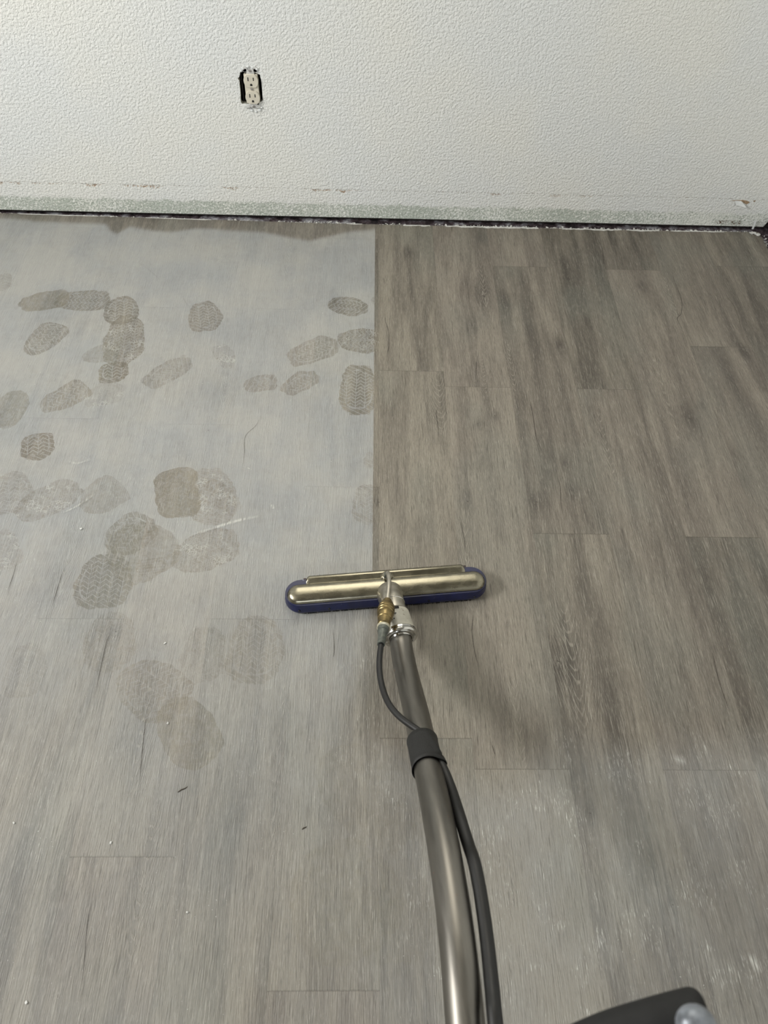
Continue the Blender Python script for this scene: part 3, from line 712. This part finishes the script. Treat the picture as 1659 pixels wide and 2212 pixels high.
# ================================================================ OUTLET
mat_ivory = simple('ivory_plastic', (0.66, 0.62, 0.52), 0.35, var=0.05)
mat_slot = simple('slot_dark', (0.012, 0.011, 0.010), 0.7)
mat_yoke = simple('painted_steel', (0.62, 0.62, 0.60), 0.4, 0.1, var=0.2, nscale=200, dirt=((0.25, 0.20, 0.18), 120, 0.6))
mat_screw = simple('screw_steel', (0.55, 0.52, 0.50), 0.35, 0.8)
out = empty('wall_outlet', (-0.2876, YW, 0.3490), 0)
tag(out, 'ivory duplex outlet without cover plate in a ragged hole in the wall', 'outlet')
YF = -0.004     # face plane in front of the board
def face_bm(cz):
    bm = bmesh.new()
    pts = []
    R0 = 0.0177; hz = 0.0150
    for k in range(48):
        a = 2 * PI * k / 48; x = R0 * math.cos(a); z = R0 * 1.02 * math.sin(a)
        pts.append((x, cz + max(-hz, min(hz, z))))
    fr = [bm.verts.new((x * .955, YF - .0022, cz + (z - cz) * .955)) for x, z in pts]
    md = [bm.verts.new((x, YF - .0012, z)) for x, z in pts]
    bk = [bm.verts.new((x, YF + .012, z)) for x, z in pts]
    bm.faces.new(fr)
    for A, B in ((fr, md), (md, bk)):
        for i in range(48): bm.faces.new((A[i], A[(i + 1) % 48], B[(i + 1) % 48], B[i]))
    return bm
for i, cz in enumerate((0.0192, -0.0192)):
    fc = from_bm('receptacle_face', face_bm(cz), mat_ivory, out); auto_smooth(fc, 35)
    for nm, x0, x1, za, zb in (('slot', -.0073, -.0055, .0004, .0090), ('slot', .0055, .0073, .0013, .0085)):
        bm = bmesh.new(); add_box(bm, x0 - .0003, x1 + .0003, YF - .0024, YF - .0012, cz + za, cz + zb); from_bm(nm, bm, mat_slot, fc)
    bm = bmesh.new()
    pts = [(.0028 * math.cos(a), -.0080 + .0028 * math.sin(a)) for a in np.linspace(0, PI, 12)] + [(-.0028, -.0107), (.0028, -.0107)]
    vs = [bm.verts.new((x, YF - .0024, cz + z)) for x, z in pts]; f = bm.faces.new(vs)
    r = bmesh.ops.extrude_face_region(bm, geom=[f]); bmesh.ops.translate(bm, vec=(0, .001, 0), verts=[g for g in r['geom'] if isinstance(g, bmesh.types.BMVert)])
    from_bm('ground_slot', bm, mat_slot, fc)
bm = bmesh.new(); add_box(bm, -.0165, .0165, YF + .001, YF + .026, -.0335, .0335, .001)
o = from_bm('receptacle_body', bm, mat_ivory, out)
for sz in (1, -1):
    bm = bmesh.new()
    add_box(bm, -.0093, .0093, -.0022, -.0010, min(sz * .0335, sz * .0410), max(sz * .0335, sz * .0410), .0004)
    add_box(bm, -.0125, .0125, -.0021, -.001, min(sz * .0385, sz * .0435), max(sz * .0385, sz * .0435))
    for sx in (-1, 1):
        add_lathe(bm, (sx * .0125, -.0022, sz * (.0445 if sz > 0 else .0465)), (sx * .0125, 0, sz * .0445), [(0, .0058), (.0012, .0058)], 20)
        add_box(bm, sx * .0125 - .004, sx * .0125 + .004, -.0022, -.001, min(sz * .039, sz * .0455), max(sz * .039, sz * .0455))
    from_bm('mounting_ear', bm, mat_yoke, out)
for z, r_, yy in ((.0415, .0036, -.0036), (0.0, .0030, YF - .0015), (-.0420, .0036, -.0036)):
    bm = bmesh.new(); add_lathe(bm, (0, yy, z), (0, 0, z), [(0, r_ * .5), (.0003, r_ * .85), (.0012, r_), (.0024, r_)], 20)
    sc = from_bm('screw', bm, mat_screw, out); auto_smooth(sc)
    bm = bmesh.new(); add_box(bm, -r_ * .8, r_ * .8, yy - .0001, yy + .0004, z - .0004, z + .0004); from_bm('screw_slot', bm, mat_slot, sc)
bm = bmesh.new()
for a in ((-.0262, -.0250, -.038, .038), (.0242, .0254, -.038, .038)): add_box(bm, a[0], a[1], .013, .07, a[2], a[3])
add_box(bm, -.026, .025, .068, .07, -.038, .038); add_box(bm, -.026, .025, .013, .07, -.039, -.038); add_box(bm, -.026, .025, .013, .07, .038, .039)
from_bm('junction_box', bm, simple('box_dark', (0.06, 0.055, 0.05), 0.6, 0.3), out)
# lumps of plaster stuck round the ears
for k, (x, z, r_) in enumerate(((-.0165, .0455, .0042), (-.004, .0500, .0035), (.0070, .0485, .0035), (.0165, .0450, .0036), (-.021, .0400, .003), (-.006, -.0520, .0040), (.014, -.0500, .0046), (.0045, -.0545, .003), (-.013, -.0445, .0035), (.019, -.0440, .003))):
    bm = bmesh.new(); m_ = Matrix.Translation((x, -.0008, z)) @ Matrix.Diagonal((r_, .0022, r_ * .8, 1))
    g = bmesh.ops.create_icosphere(bm, subdivisions=2, radius=1.0, matrix=m_)
    for v_ in g['verts']: v_.co += Vector((random.uniform(-1, 1), random.uniform(-.4, .4), random.uniform(-1, 1))) * .0006
    from_bm('plaster_dab', bm, mat_paper, out, True)

# ================================================================ WAND
HX, HY, HA = 0.043, 0.6975, math.radians(5.8)
wand = empty('cleaning_wand', (HX, HY, 0), HA)
tag(wand, 'nickel floor cleaning wand with blue glide, steel tube and black hose standing on the floor', 'cleaning wand')
Winv = (Matrix.Translation((HX, HY, 0)) @ Matrix.Rotation(HA, 4, 'Z')).inverted()
def L(p): return Winv @ Vector(p)

def metal(name, col, rough, streak=(40, 40, 400), var=0.25, spots=None, bscale=0.0):
    n = NT(name); p = n.pos(); P_ = n.sep(p)
    v = n.noise(n.vec(n.mul(P_[0], streak[0]), n.mul(P_[1], streak[1]), n.mul(P_[2], streak[2])), 1, 3, 0.6)
    c = n.mix(n.ss(v, 0.3, 0.7), tuple(x * (1 - var) for x in col), tuple(min(1, x * (1 + var)) for x in col))
    r = n.m('ADD', rough, n.mul(n.sub(v, 0.5), 0.3), clamp=True)
    m_ = 1.0
    if spots:
        s_ = n.ss(n.noise(p, spots[1], 3, 0.7), spots[2], spots[2] + .05)
        c = n.mix(s_, c, spots[0]); m_ = n.sub(1.0, n.mul(s_, 0.8)); r = n.m('MAXIMUM', r, n.mul(s_, 0.6))
    if bscale: n.bump(n.noise(p, bscale, 2, 0.5), 0.5, 0.0006)
    return n.set(Base_Color=c, Roughness=r, Metallic=m_)
mat_nickel = metal('worn_nickel', (0.27, 0.25, 0.19), 0.27, (25, 60, 60), 0.16, ((0.62, 0.60, 0.52), 160, 0.72), 45)
mat_neck = metal('grey_cast', (0.42, 0.395, 0.34), 0.42, (60, 60, 60), 0.15, ((0.10, 0.09, 0.07), 210, 0.70))
mat_steel = metal('stainless_tube', (0.19, 0.18, 0.162), 0.38, (70, 9, 9), 0.16, ((0.20, 0.13, 0.10), 45, 0.68))
mat_chrome = metal('chrome', (0.62, 0.61, 0.58), 0.14, (60, 60, 60), 0.1)
mat_brass = metal('brass', (0.25, 0.19, 0.09), 0.36, (60, 60, 60), 0.25, ((0.13, 0.09, 0.04), 130, 0.62))
mat_blue = simple('blue_glide', (0.006, 0.009, 0.050), 0.33, var=0.25, nscale=50, dirt=((0.20, 0.22, 0.32), 75, 0.66))
mat_rub = simple('black_rubber', (0.004, 0.004, 0.004), 0.5, var=0.2)
mat_tape = simple('black_strap', (0.006, 0.006, 0.0057), 0.65, var=0.25, nscale=90, bump=0.0008, bscale=500, dirt=((0.09, 0.09, 0.085), 160, 0.70))
mat_ferr = simple('grey_ferrule', (0.11, 0.12, 0.105), 0.45, 0.4, var=0.3, nscale=150)
mat_label = simple('label_paper', (0.50, 0.48, 0.41), 0.45, var=0.12, dirt=((0.25, 0.22, 0.17), 190, 0.62))
mat_ink = simple('black_ink', (0.015, 0.013, 0.012), 0.5)

def stadium(hl, r, n=14):
    """outline of a bar with round ends, counter-clockwise, centred"""
    pts = []
    for k in range(n + 1):
        a = -PI / 2 + PI * k / n; pts.append((hl - r + r * math.cos(a), r * math.sin(a)))
    for k in range(n + 1):
        a = PI / 2 + PI * k / n; pts.append((-hl + r + r * math.cos(a), r * math.sin(a)))
    return pts
def add_stack(bm, levels):
    rings = []
    for pts, z in levels:
        rings.append([bm.verts.new((x, y, z)) for x, y in pts])
    n_ = len(rings[0])
    for A, B in zip(rings, rings[1:]):
        for i in range(n_): bm.faces.new((A[i], A[(i + 1) % n_], B[(i + 1) % n_], B[i]))
    bm.faces.new(rings[0][::-1]); bm.faces.new(rings[-1])
def off(pts, dx, dy): return [(x + dx, y + dy) for x, y in pts]

bm = bmesh.new()
add_stack(bm, [(off(stadium(r_[0], r_[1]), 0, r_[2]), r_[3]) for r_ in ((.1862, .0290, .001, .0035), (.1874, .0302, .001, .0070), (.1874, .0302, .001, .0110), (.1866, .0292, .0015, .0150), (.1862, .0284, .002, .0235), (.1852, .0272, .002, .0255), (.1815, .0235, .001, .0255))])
add_box(bm, -.158, .160, .010, .0335, .004, .020, .002)
gl = from_bm('floor_glide', bm, mat_blue, wand); auto_smooth(gl, 35); tag(gl, label='dark blue plastic glide')
for sx in (-.162, -.108, .075, .160):
    bm = bmesh.new(); add_lathe(bm, (sx, -.0296, .0125), (sx, 0, .0125), [(0, .0016), (.0004, .0022), (.002, .0022)], 16)
    from_bm('screw', bm, mat_rub, gl)
# brush / felt under the glide
bm = bmesh.new()
add_stack(bm, [(stadium(.1835, .0262, 10), .0), (stadium(.1845, .0272, 10), .0045)])
for i in range(420):
    x = random.uniform(-.156, .156); y = -.0272 + random.uniform(-.001, .001)
    add_box(bm, x, x + .0007, y - .0006, y + .0004, 0.0, .0045)
from_bm('felt_strip', bm, mat_rub, wand)
# nickel shell: long rounded bulge, rail flange
bm = bmesh.new()
SR = .0205; CY = -.0018
lv = [(off(stadium(.1822, SR), 0, CY), .0228), (off(stadium(.1822, SR), 0, CY), .0262)]
for a in np.linspace(0.12, 1.0, 9):
    t = a * PI / 2; r_ = (SR - .0008) * math.cos(t) ** 0.8 if a < 1 else .0
    lv.append((off(stadium(.1822 - SR + max(r_, .0006), max(r_, .0006)), 0, CY), .0262 + .0098 * math.sin(t)))
add_stack(bm, lv)
sh = from_bm('head_shell', bm, mat_nickel, wand); auto_smooth(sh, 50); tag(sh, label='worn nickel head shell')
# stepped spray box along the front
bm = bmesh.new()
prof = [(-.006, .018), (.0350, .010), (.0362, .0240), (.0345, .0285), (.0310, .0302), (.0270, .0298), (.0230, .0282), (.0195, .0268), (.0165, .0272), (.010, .0300), (-.006, .0300)]
xs_ = [-.1465, -.1440, -.1400, .1425, .1465, .1490]; shr = [.82, .95, 1.0, 1.0, .95, .82]
rings = []
for x, s_ in zip(xs_, shr):
    rings.append([bm.verts.new((x, y * (s_ if y > 0 else 1), .012 + (z - .012) * s_)) for y, z in prof])
for A, B in zip(rings, rings[1:]):
    for i in range(len(prof)): bm.faces.new((A[i], A[(i + 1) % len(prof)], B[(i + 1) % len(prof)], B[i]))
bm.faces.new(rings[0][::-1]); bm.faces.new(rings[-1])
bx = from_bm('spray_box', bm, mat_nickel, wand); auto_smooth(bx, 50)
mat_plate = simple('dark_plate', (0.06, 0.045, 0.045), 0.5, 0.4)
for a in ((-.1515, -.1460, .012, .0330), (.1480, .1530, .012, .0345)):
    bm = bmesh.new(); add_box(bm, *a, .012, .0245, .0008); from_bm('end_plate', bm, mat_plate, wand)
# nozzle boss, bent pipe
bm = bmesh.new()
add_lathe(bm, (0.002, .0185, .0275), (0.0015, .0165, .0475), [(0, .0120), (.0035, .0118), (.0045, .0105), (.0080, .0098), (.0095, .0080), (.0100, .0050)], 28)
nz = from_bm('nozzle_boss', bm, mat_nickel, wand); auto_smooth(nz, 40)
pa = L((0.0435, .7145, .0365)); 
pipe = [pa, pa + Vector((0, -.001, .010)), L((.0442, .709, .055)), L((.0448, .692, .075)), L((.0445, .668, .0845)), L((.0425, .645, .0885)), L((.0412, .630, .0905))]
bm = bmesh.new(); add_sweep(bm, catmull(pipe, 6), 0.0041, 20)
from_bm('nozzle_pipe', bm, mat_neck, wand, True)
bm = bmesh.new(); add_lathe(bm, pa, pipe[1], [(0, .0068), (.006, .0066), (.010, .0056)], 6); from_bm('nozzle_nut', bm, mat_ferr, wand)
# elbow and neck
ring_c = Vector((0.0641, .5800, .0571)); t1 = Vector((0.0657, .5501, .0600))
neckp = [Vector((.0480, .681, .026)), Vector((.0490, .671, .0365)), Vector((.0512, .657, .0450)), Vector((.0545, .638, .0505)), Vector((.0580, .6150, .0538))]
bm = bmesh.new(); cp = catmull(neckp, 8)
rr = [.0245 - .0035 * min(1, i / 10) for i in range(len(cp))]
add_sweep(bm, [L(p_) for p_ in cp], rr, 36)
nk = from_bm('neck_elbow', bm, mat_neck, wand, True)
bm = bmesh.new(); k_ = 20
add_lathe(bm, L(cp[k_]), L(cp[k_ + 1]), [(-.0006, .0209), (0, .0216), (.0008, .0216), (.0014, .0209)], 36); from_bm('neck_seam', bm, mat_chrome, nk, True)
ax0 = Vector((.0560, .6270, .0532)); axd = (ring_c - ax0).normalized()
bm = bmesh.new()
add_lathe(bm, L(ax0), L(ring_c), [(0, .0205), (.0005, .0240), (.0060, .0246), (.034, .0268), (.0385, .0276), (.0400, .0290)], 44)
cl = from_bm('swivel_collar', bm, mat_label, wand); auto_smooth(cl, 30); tag(cl, label='pale swivel collar with black marks')
bm = bmesh.new()
Lr = (ring_c - ax0).length
add_lathe(bm, L(ax0), L(ring_c), [(Lr - .0080, .0278), (Lr - .0070, .0297), (Lr - .0035, .0302), (Lr - .0028, .0285), (Lr - .0020, .0285), (Lr - .0014, .0300), (Lr + .0015, .0300), (Lr + .0030, .0290), (Lr + .0026, .0262), (Lr - .001, .0235), (Lr + .0010, .0205), (Lr + .006, .0193)], 52, cap=False)
rg = from_bm('collar_ring', bm, mat_chrome, wand); auto_smooth(rg, 35)
# marks on the collar: arrow, a word in black script set along it, spots; the slot above
w0 = L(ax0); wd = (L(ring_c) - w0).normalized(); wu = wd.cross(Vector((0, 0, 1))).normalized(); ww = wu.cross(wd).normalized()
def on_collar(t, ang, lift=.0002):
    r_ = .0246 + (.0268 - .0246) * min(max((t - .006) / .028, 0), 1) + lift
    a = math.radians(ang)
    return w0 + wd * t + (-wu * math.sin(a) * -1 + Vector((0, 0, 0))) * r_ + ww * math.cos(a) * r_
def patch(bm, t0, t1_, a0, a1, lift=.00025, n_=4):
    vs = [[bm.verts.new(on_collar(t, a0 + (a1 - a0) * k / n_, lift)) for k in range(n_ + 1)] for t in (t0, t1_)]
    for k in range(n_): bm.faces.new((vs[0][k], vs[0][k + 1], vs[1][k + 1], vs[1][k]))
bm = bmesh.new()
SG = 1
word = [(.012, .0145, 22, 27), (.0135, .0150, 26, 33), (.0150, .0180, 22, 25), (.0155, .0170, 28, 34), (.0175, .0190, 25, 33), (.0185, .0215, 22, 25), (.0195, .0210, 28, 33), (.0215, .0230, 24, 34), (.0225, .0255, 23, 26), (.0235, .0250, 29, 35), (.0255, .0270, 22, 33), (.024, .0265, 14, 18), (.0125, .0175, 7, 10), (.0140, .0160, 3, 13), (.015, .0165, 42, 45), (.0065, .0080, 30, 34), (.0335, .0350, 38, 42)]
for a in word: patch(bm, a[0], a[1], a[2], a[3])
for t, a in ((.010, 60), (.014, 63), (.019, 58), (.023, 64), (.029, 66), (.033, 70)): patch(bm, t, t + .0055, a, a + 10)
from_bm('collar_marking', bm, mat_ink, cl)
bm = bmesh.new(); patch(bm, .0005, .0058, -12, 22, .0004, 8); from_bm('collar_slot', bm, mat_slot, cl)
bm = bmesh.new(); add_lathe(bm, L(ax0) - wd * .004, L(ring_c), [(0, .0208), (.0042, .0238)], 40); from_bm('collar_lip', bm, mat_neck, cl)

# brass quick coupler beside the neck
qa, qb = L((0.0414, .6328, .0893)), L((.029, .5317, .126)); QL = (qb - qa).length
pf = [(0, .0052), (.0005, .0074), (.006, .0080), (.009, .0108), (.0125, .0114), (.0128, .0122), (.0150, .0128), (.0170, .0139), (.0205, .0142), (.0212, .0135), (.0222, .0146), (.0270, .0147), (.0280, .0138), (.0292, .0146), (.0330, .0144), (.0342, .0133), (.0360, .0137), (.0400, .0134), (.0440, .0126), (.0470, .0122), (.0480, .0112), (.0560, .0108), (.0640, .0108), (.0650, .0098), (.0665, .0104)]
bm = bmesh.new(); add_lathe(bm, qa, qb, pf, 36); qc = from_bm('quick_coupler', bm, mat_brass, wand); auto_smooth(qc, 25); tag(qc, label='tarnished brass ribbed coupler')
bm = bmesh.new(); add_lathe(bm, qa, qb, [(.0662, .0104), (.0668, .0112), (.0700, .0112), (.0706, .0100)], 32); o = from_bm('coupler_ring', bm, simple('worn_bright_ring', (0.62, 0.58, 0.44), 0.35, 0.5), qc); auto_smooth(o)
bm = bmesh.new(); add_lathe(bm, qa, qb, [(.0704, .0096), (.0770, .0092), (.0778, .0080), (.084, .0078), (.0860, .0070), (.0990, .0066), (QL + .0005, .0064)], 28); o = from_bm('ferrule', bm, mat_ferr, wand); auto_smooth(o, 30)

# tube
TUBE = [[0.0657, 0.5501, 0.06], [0.0741, 0.4746, 0.0977], [0.0812, 0.413, 0.1395], [0.0847, 0.3465, 0.19], [0.0894, 0.2888, 0.2284], [0.0934, 0.2258, 0.2752], [0.0987, 0.1383, 0.3227], [0.1003, 0.0679, 0.3453], [0.1011, 0.0271, 0.3525]]
TUBE = [tuple(ring_c)] + [tuple(t) for t in TUBE] + [(0.1015, -0.10, 0.380), (0.1015, -0.26, 0.425)]
tp = catmull(TUBE, 12)
# smooth the bends
tp = [Vector(p_) for p_ in tp]
for _ in range(60):
    tp = [tp[0]] + [(tp[i - 1] + tp[i] * 2 + tp[i + 1]) / 4 for i in range(1, len(tp) - 1)] + [tp[-1]]
bm = bmesh.new(); add_sweep(bm, [L(p_) for p_ in tp], .0190, 48)
tb = from_bm('wand_tube', bm, mat_steel, wand, True); tag(tb, label='scuffed stainless steel tube')

# hose from the coupler to the strap, then down the right side of the tube
HOSE2 = [[0.1098, 0.2985, 0.2275], [0.116, 0.2681, 0.2425], [0.1193, 0.2301, 0.273], [0.1246, 0.1953, 0.291], [0.126, 0.176, 0.3141], [0.1282, 0.1437, 0.3276], [0.1293, 0.0975, 0.3433], [0.1271, 0.0456, 0.367], [0.1258, 0.0262, 0.3775]]
hp = [[0.029, 0.5317, 0.126], [0.0258, 0.4984, 0.1324], [0.0277, 0.4649, 0.1388], [0.0367, 0.4245, 0.1565], [0.0532, 0.3951, 0.1727], [0.0735, 0.3732, 0.1882], [0.0895, 0.356, 0.1997], [0.0974, 0.3332, 0.2142], [0.1039, 0.3152, 0.2222]] + [tuple(h_) for h_ in HOSE2] + [(.1255, -.10, .405), (.1255, -.26, .450)]
hc = catmull(hp, 8)
for _ in range(12):
    hc = [hc[0]] + [(hc[i - 1] + hc[i] * 2 + hc[i + 1]) / 4 for i in range(1, len(hc) - 1)] + [hc[-1]]
nh = len(hc)
rad = [.0047 + .0027 * min(1, max(0, (i - 0.38 * nh) / (0.2 * nh))) for i in range(nh)]
bm = bmesh.new(); add_sweep(bm, [L(p_) for p_ in hc], rad, 24)
hs = from_bm('solution_hose', bm, mat_rub, wand, True); tag(hs, label='black rubber hose')

# strap round tube and hose
def tube_at(y):
    for a, b in zip(tp, tp[1:]):
        if a.y >= y >= b.y: return a.lerp(b, (a.y - y) / (a.y - b.y + 1e-9)), (b - a).normalized()
    return tp[-1], (tp[-1] - tp[-2]).normalized()
def hose_at(y):
    best = min(hc, key=lambda q: abs(q.y - y)); return best
def hull(pts):
    pts = sorted(set((round(a, 6), round(b, 6)) for a, b in pts))
    def half(ps):
        h_ = []
        for q in ps:
            while len(h_) > 1 and (h_[-1][0] - h_[-2][0]) * (q[1] - h_[-2][1]) - (h_[-1][1] - h_[-2][1]) * (q[0] - h_[-2][0]) <= 0: h_.pop()
            h_.append(q)
        return h_
    a, b = half(pts), half(pts[::-1]); return a[:-1] + b[:-1]
bm = bmesh.new(); rings = []
ys = np.linspace(0.3560, 0.3060, 9)
for i, y in enumerate(ys):
    c_, t_ = tube_at(y); u_ = t_.cross(Vector((0, 0, 1))).normalized(); v_ = u_.cross(t_).normalized()
    r_ = .0204 + (.0006 if i in (0, 8) else 0)
    pts = [(r_ * math.cos(a), r_ * math.sin(a)) for a in np.linspace(0, 2 * PI, 64, endpoint=False)]
    # hose centre in this section
    hcx = min(hc[int(nh * .2):], key=lambda q: abs((q - c_).dot(t_)))
    dlt = hcx - c_; hx, hz = dlt.dot(u_), dlt.dot(v_)
    pts += [(hx + .0066 * math.cos(a), hz + .0066 * math.sin(a)) for a in np.linspace(0, 2 * PI, 32, endpoint=False)]
    H_ = hull(pts)
    # resample by arc length, starting from the leftmost point
    H_ = H_ + [H_[0]]; seg = [math.dist(H_[k], H_[k + 1]) for k in range(len(H_) - 1)]; tot = sum(seg); out_ = []
    for k in range(56):
        s_ = tot * k / 56; acc = 0
        for q, sl_ in enumerate(seg):
            if acc + sl_ >= s_:
                f_ = (s_ - acc) / max(sl_, 1e-9); out_.append((H_[q][0] + (H_[q + 1][0] - H_[q][0]) * f_, H_[q][1] + (H_[q + 1][1] - H_[q][1]) * f_)); break
            acc += sl_
    rings.append([bm.verts.new(L(c_ + u_ * a + v_ * b)) for a, b in out_])
for A, B in zip(rings, rings[1:]):
    for k in range(56): bm.faces.new((A[k], A[(k + 1) % 56], B[(k + 1) % 56], B[k]))
o = from_bm('strap', bm, mat_tape, wand, True); tag(o, label='black strap holding the hose to the tube')
md = o.modifiers.new('thick', 'SOLIDIFY'); md.thickness = .0010; md.offset = 1

# grip handle near the photographer: black bar with a clamp on the tube, and its pale end knob
cpt, _ = tube_at(-0.02)
g0 = Vector((0.112, -0.045, 0.400))
gp = [Vector((0.103, -0.060, 0.385)), Vector((0.104, -0.056, 0.43))] + [Vector(h_) for h_ in [[0.1193, -0.0641, 0.3354], [0.1272, -0.0246, 0.4582], [0.1428, -0.0025, 0.5372], [0.1684, 0.01, 0.576], [0.1968, 0.0177, 0.5938], [0.2236, 0.0235, 0.6027], [0.2305, 0.0242, 0.6034]]]
bm = bmesh.new(); q_ = catmull(gp, 10); nq = len(q_)
add_sweep(bm, [L(p_) for p_ in q_], [.015 if i < nq - 8 else .015 * math.sqrt(max(0.02, 1 - ((i - (nq - 8)) / 7.2) ** 2)) for i in range(nq)], 28)
gr = from_bm('grip_handle', bm, simple('matt_black_grip', (0.0035, 0.0035, 0.0035), 0.8), wand, True); tag(gr, label='black grip handle near the lens')
bm = bmesh.new()
kc = L([0.2105, 0.0161, 0.6441])
g = bmesh.ops.create_icosphere(bm, subdivisions=3, radius=1.0, matrix=Matrix.Translation(kc) @ Matrix.Diagonal((.0125, .0115, .011, 1)))
o = from_bm('end_knob', bm, simple('pale_knob', (0.17, 0.185, 0.21), 0.4, 0.3, var=0.4, nscale=120), wand, True); tag(o, label='pale grey end knob')

# ================================================================ LOOSE BITS ON THE FLOOR
def crumb_thing(x, y, r, label, idx):
    bm = bmesh.new(); random.seed(100 + idx)
    g = bmesh.ops.create_icosphere(bm, subdivisions=1, radius=1.0, matrix=Matrix.Diagonal((r * 1.1, r * .75, r * .5, 1)))
    for v_ in g['verts']: v_.co += Vector((random.uniform(-1, 1), random.uniform(-1, 1), random.uniform(-1, 1))) * r * .25
    o = from_bm('plaster_crumb', bm, mat_chip); o.location = (x, y, r * .5); o.rotation_euler = (0, 0, idx * 1.3)
    tag(o, label, 'crumb', 'white plaster crumbs on the floor')
for i, (x, y, r, lab) in enumerate([
    (-0.246, 0.171, .0020, 'white crumb on the planks well left of the tube, nearest it of the lower crumbs'),
    (-0.374, 0.264, .0022, 'white crumb at the upper end of the dark seam in the lower left'),
    (-0.526, 0.292, .0020, 'white crumb closest to the left edge of the photo'),
    (-0.349, 0.593, .0024, 'white double crumb beside the faint round boot print left of the wand head'),
    (-0.444, 0.064, .0024, 'white crumb in the bottom left corner of the photo'),
    (-0.553, 0.837, .0028, 'white crumb above the ringed grain figure near the left edge'),
    (-0.320, 0.4480, .0026, 'white crumb on the brown smeared boot print in the lower left')]):
    crumb_thing(x, y, r, lab, i)
mat_sliver = simple('dark_splinter', (0.05, 0.035, 0.02), 0.8)
for x, y, a, ln_, lab in ((-0.279, 0.342, .55, .0085, 'longer dark wood splinter on the dusty planks, lower left of the wand tube'), (-0.086, 0.285, .6, .004, 'tiny dark splinter on the planks just left of the wand tube')):
    bm = bmesh.new(); add_sweep(bm, [(-ln_, 0, 0), (-ln_ * .3, .0006, .0002), (ln_ * .4, -.0004, 0), (ln_, .0003, 0)], [.0004, .0007, .0006, .0002], 6)
    o = from_bm('wood_splinter', bm, mat_sliver); o.location = (x, y, .0008); o.rotation_euler = (0, 0, a); tag(o, lab, 'splinter')
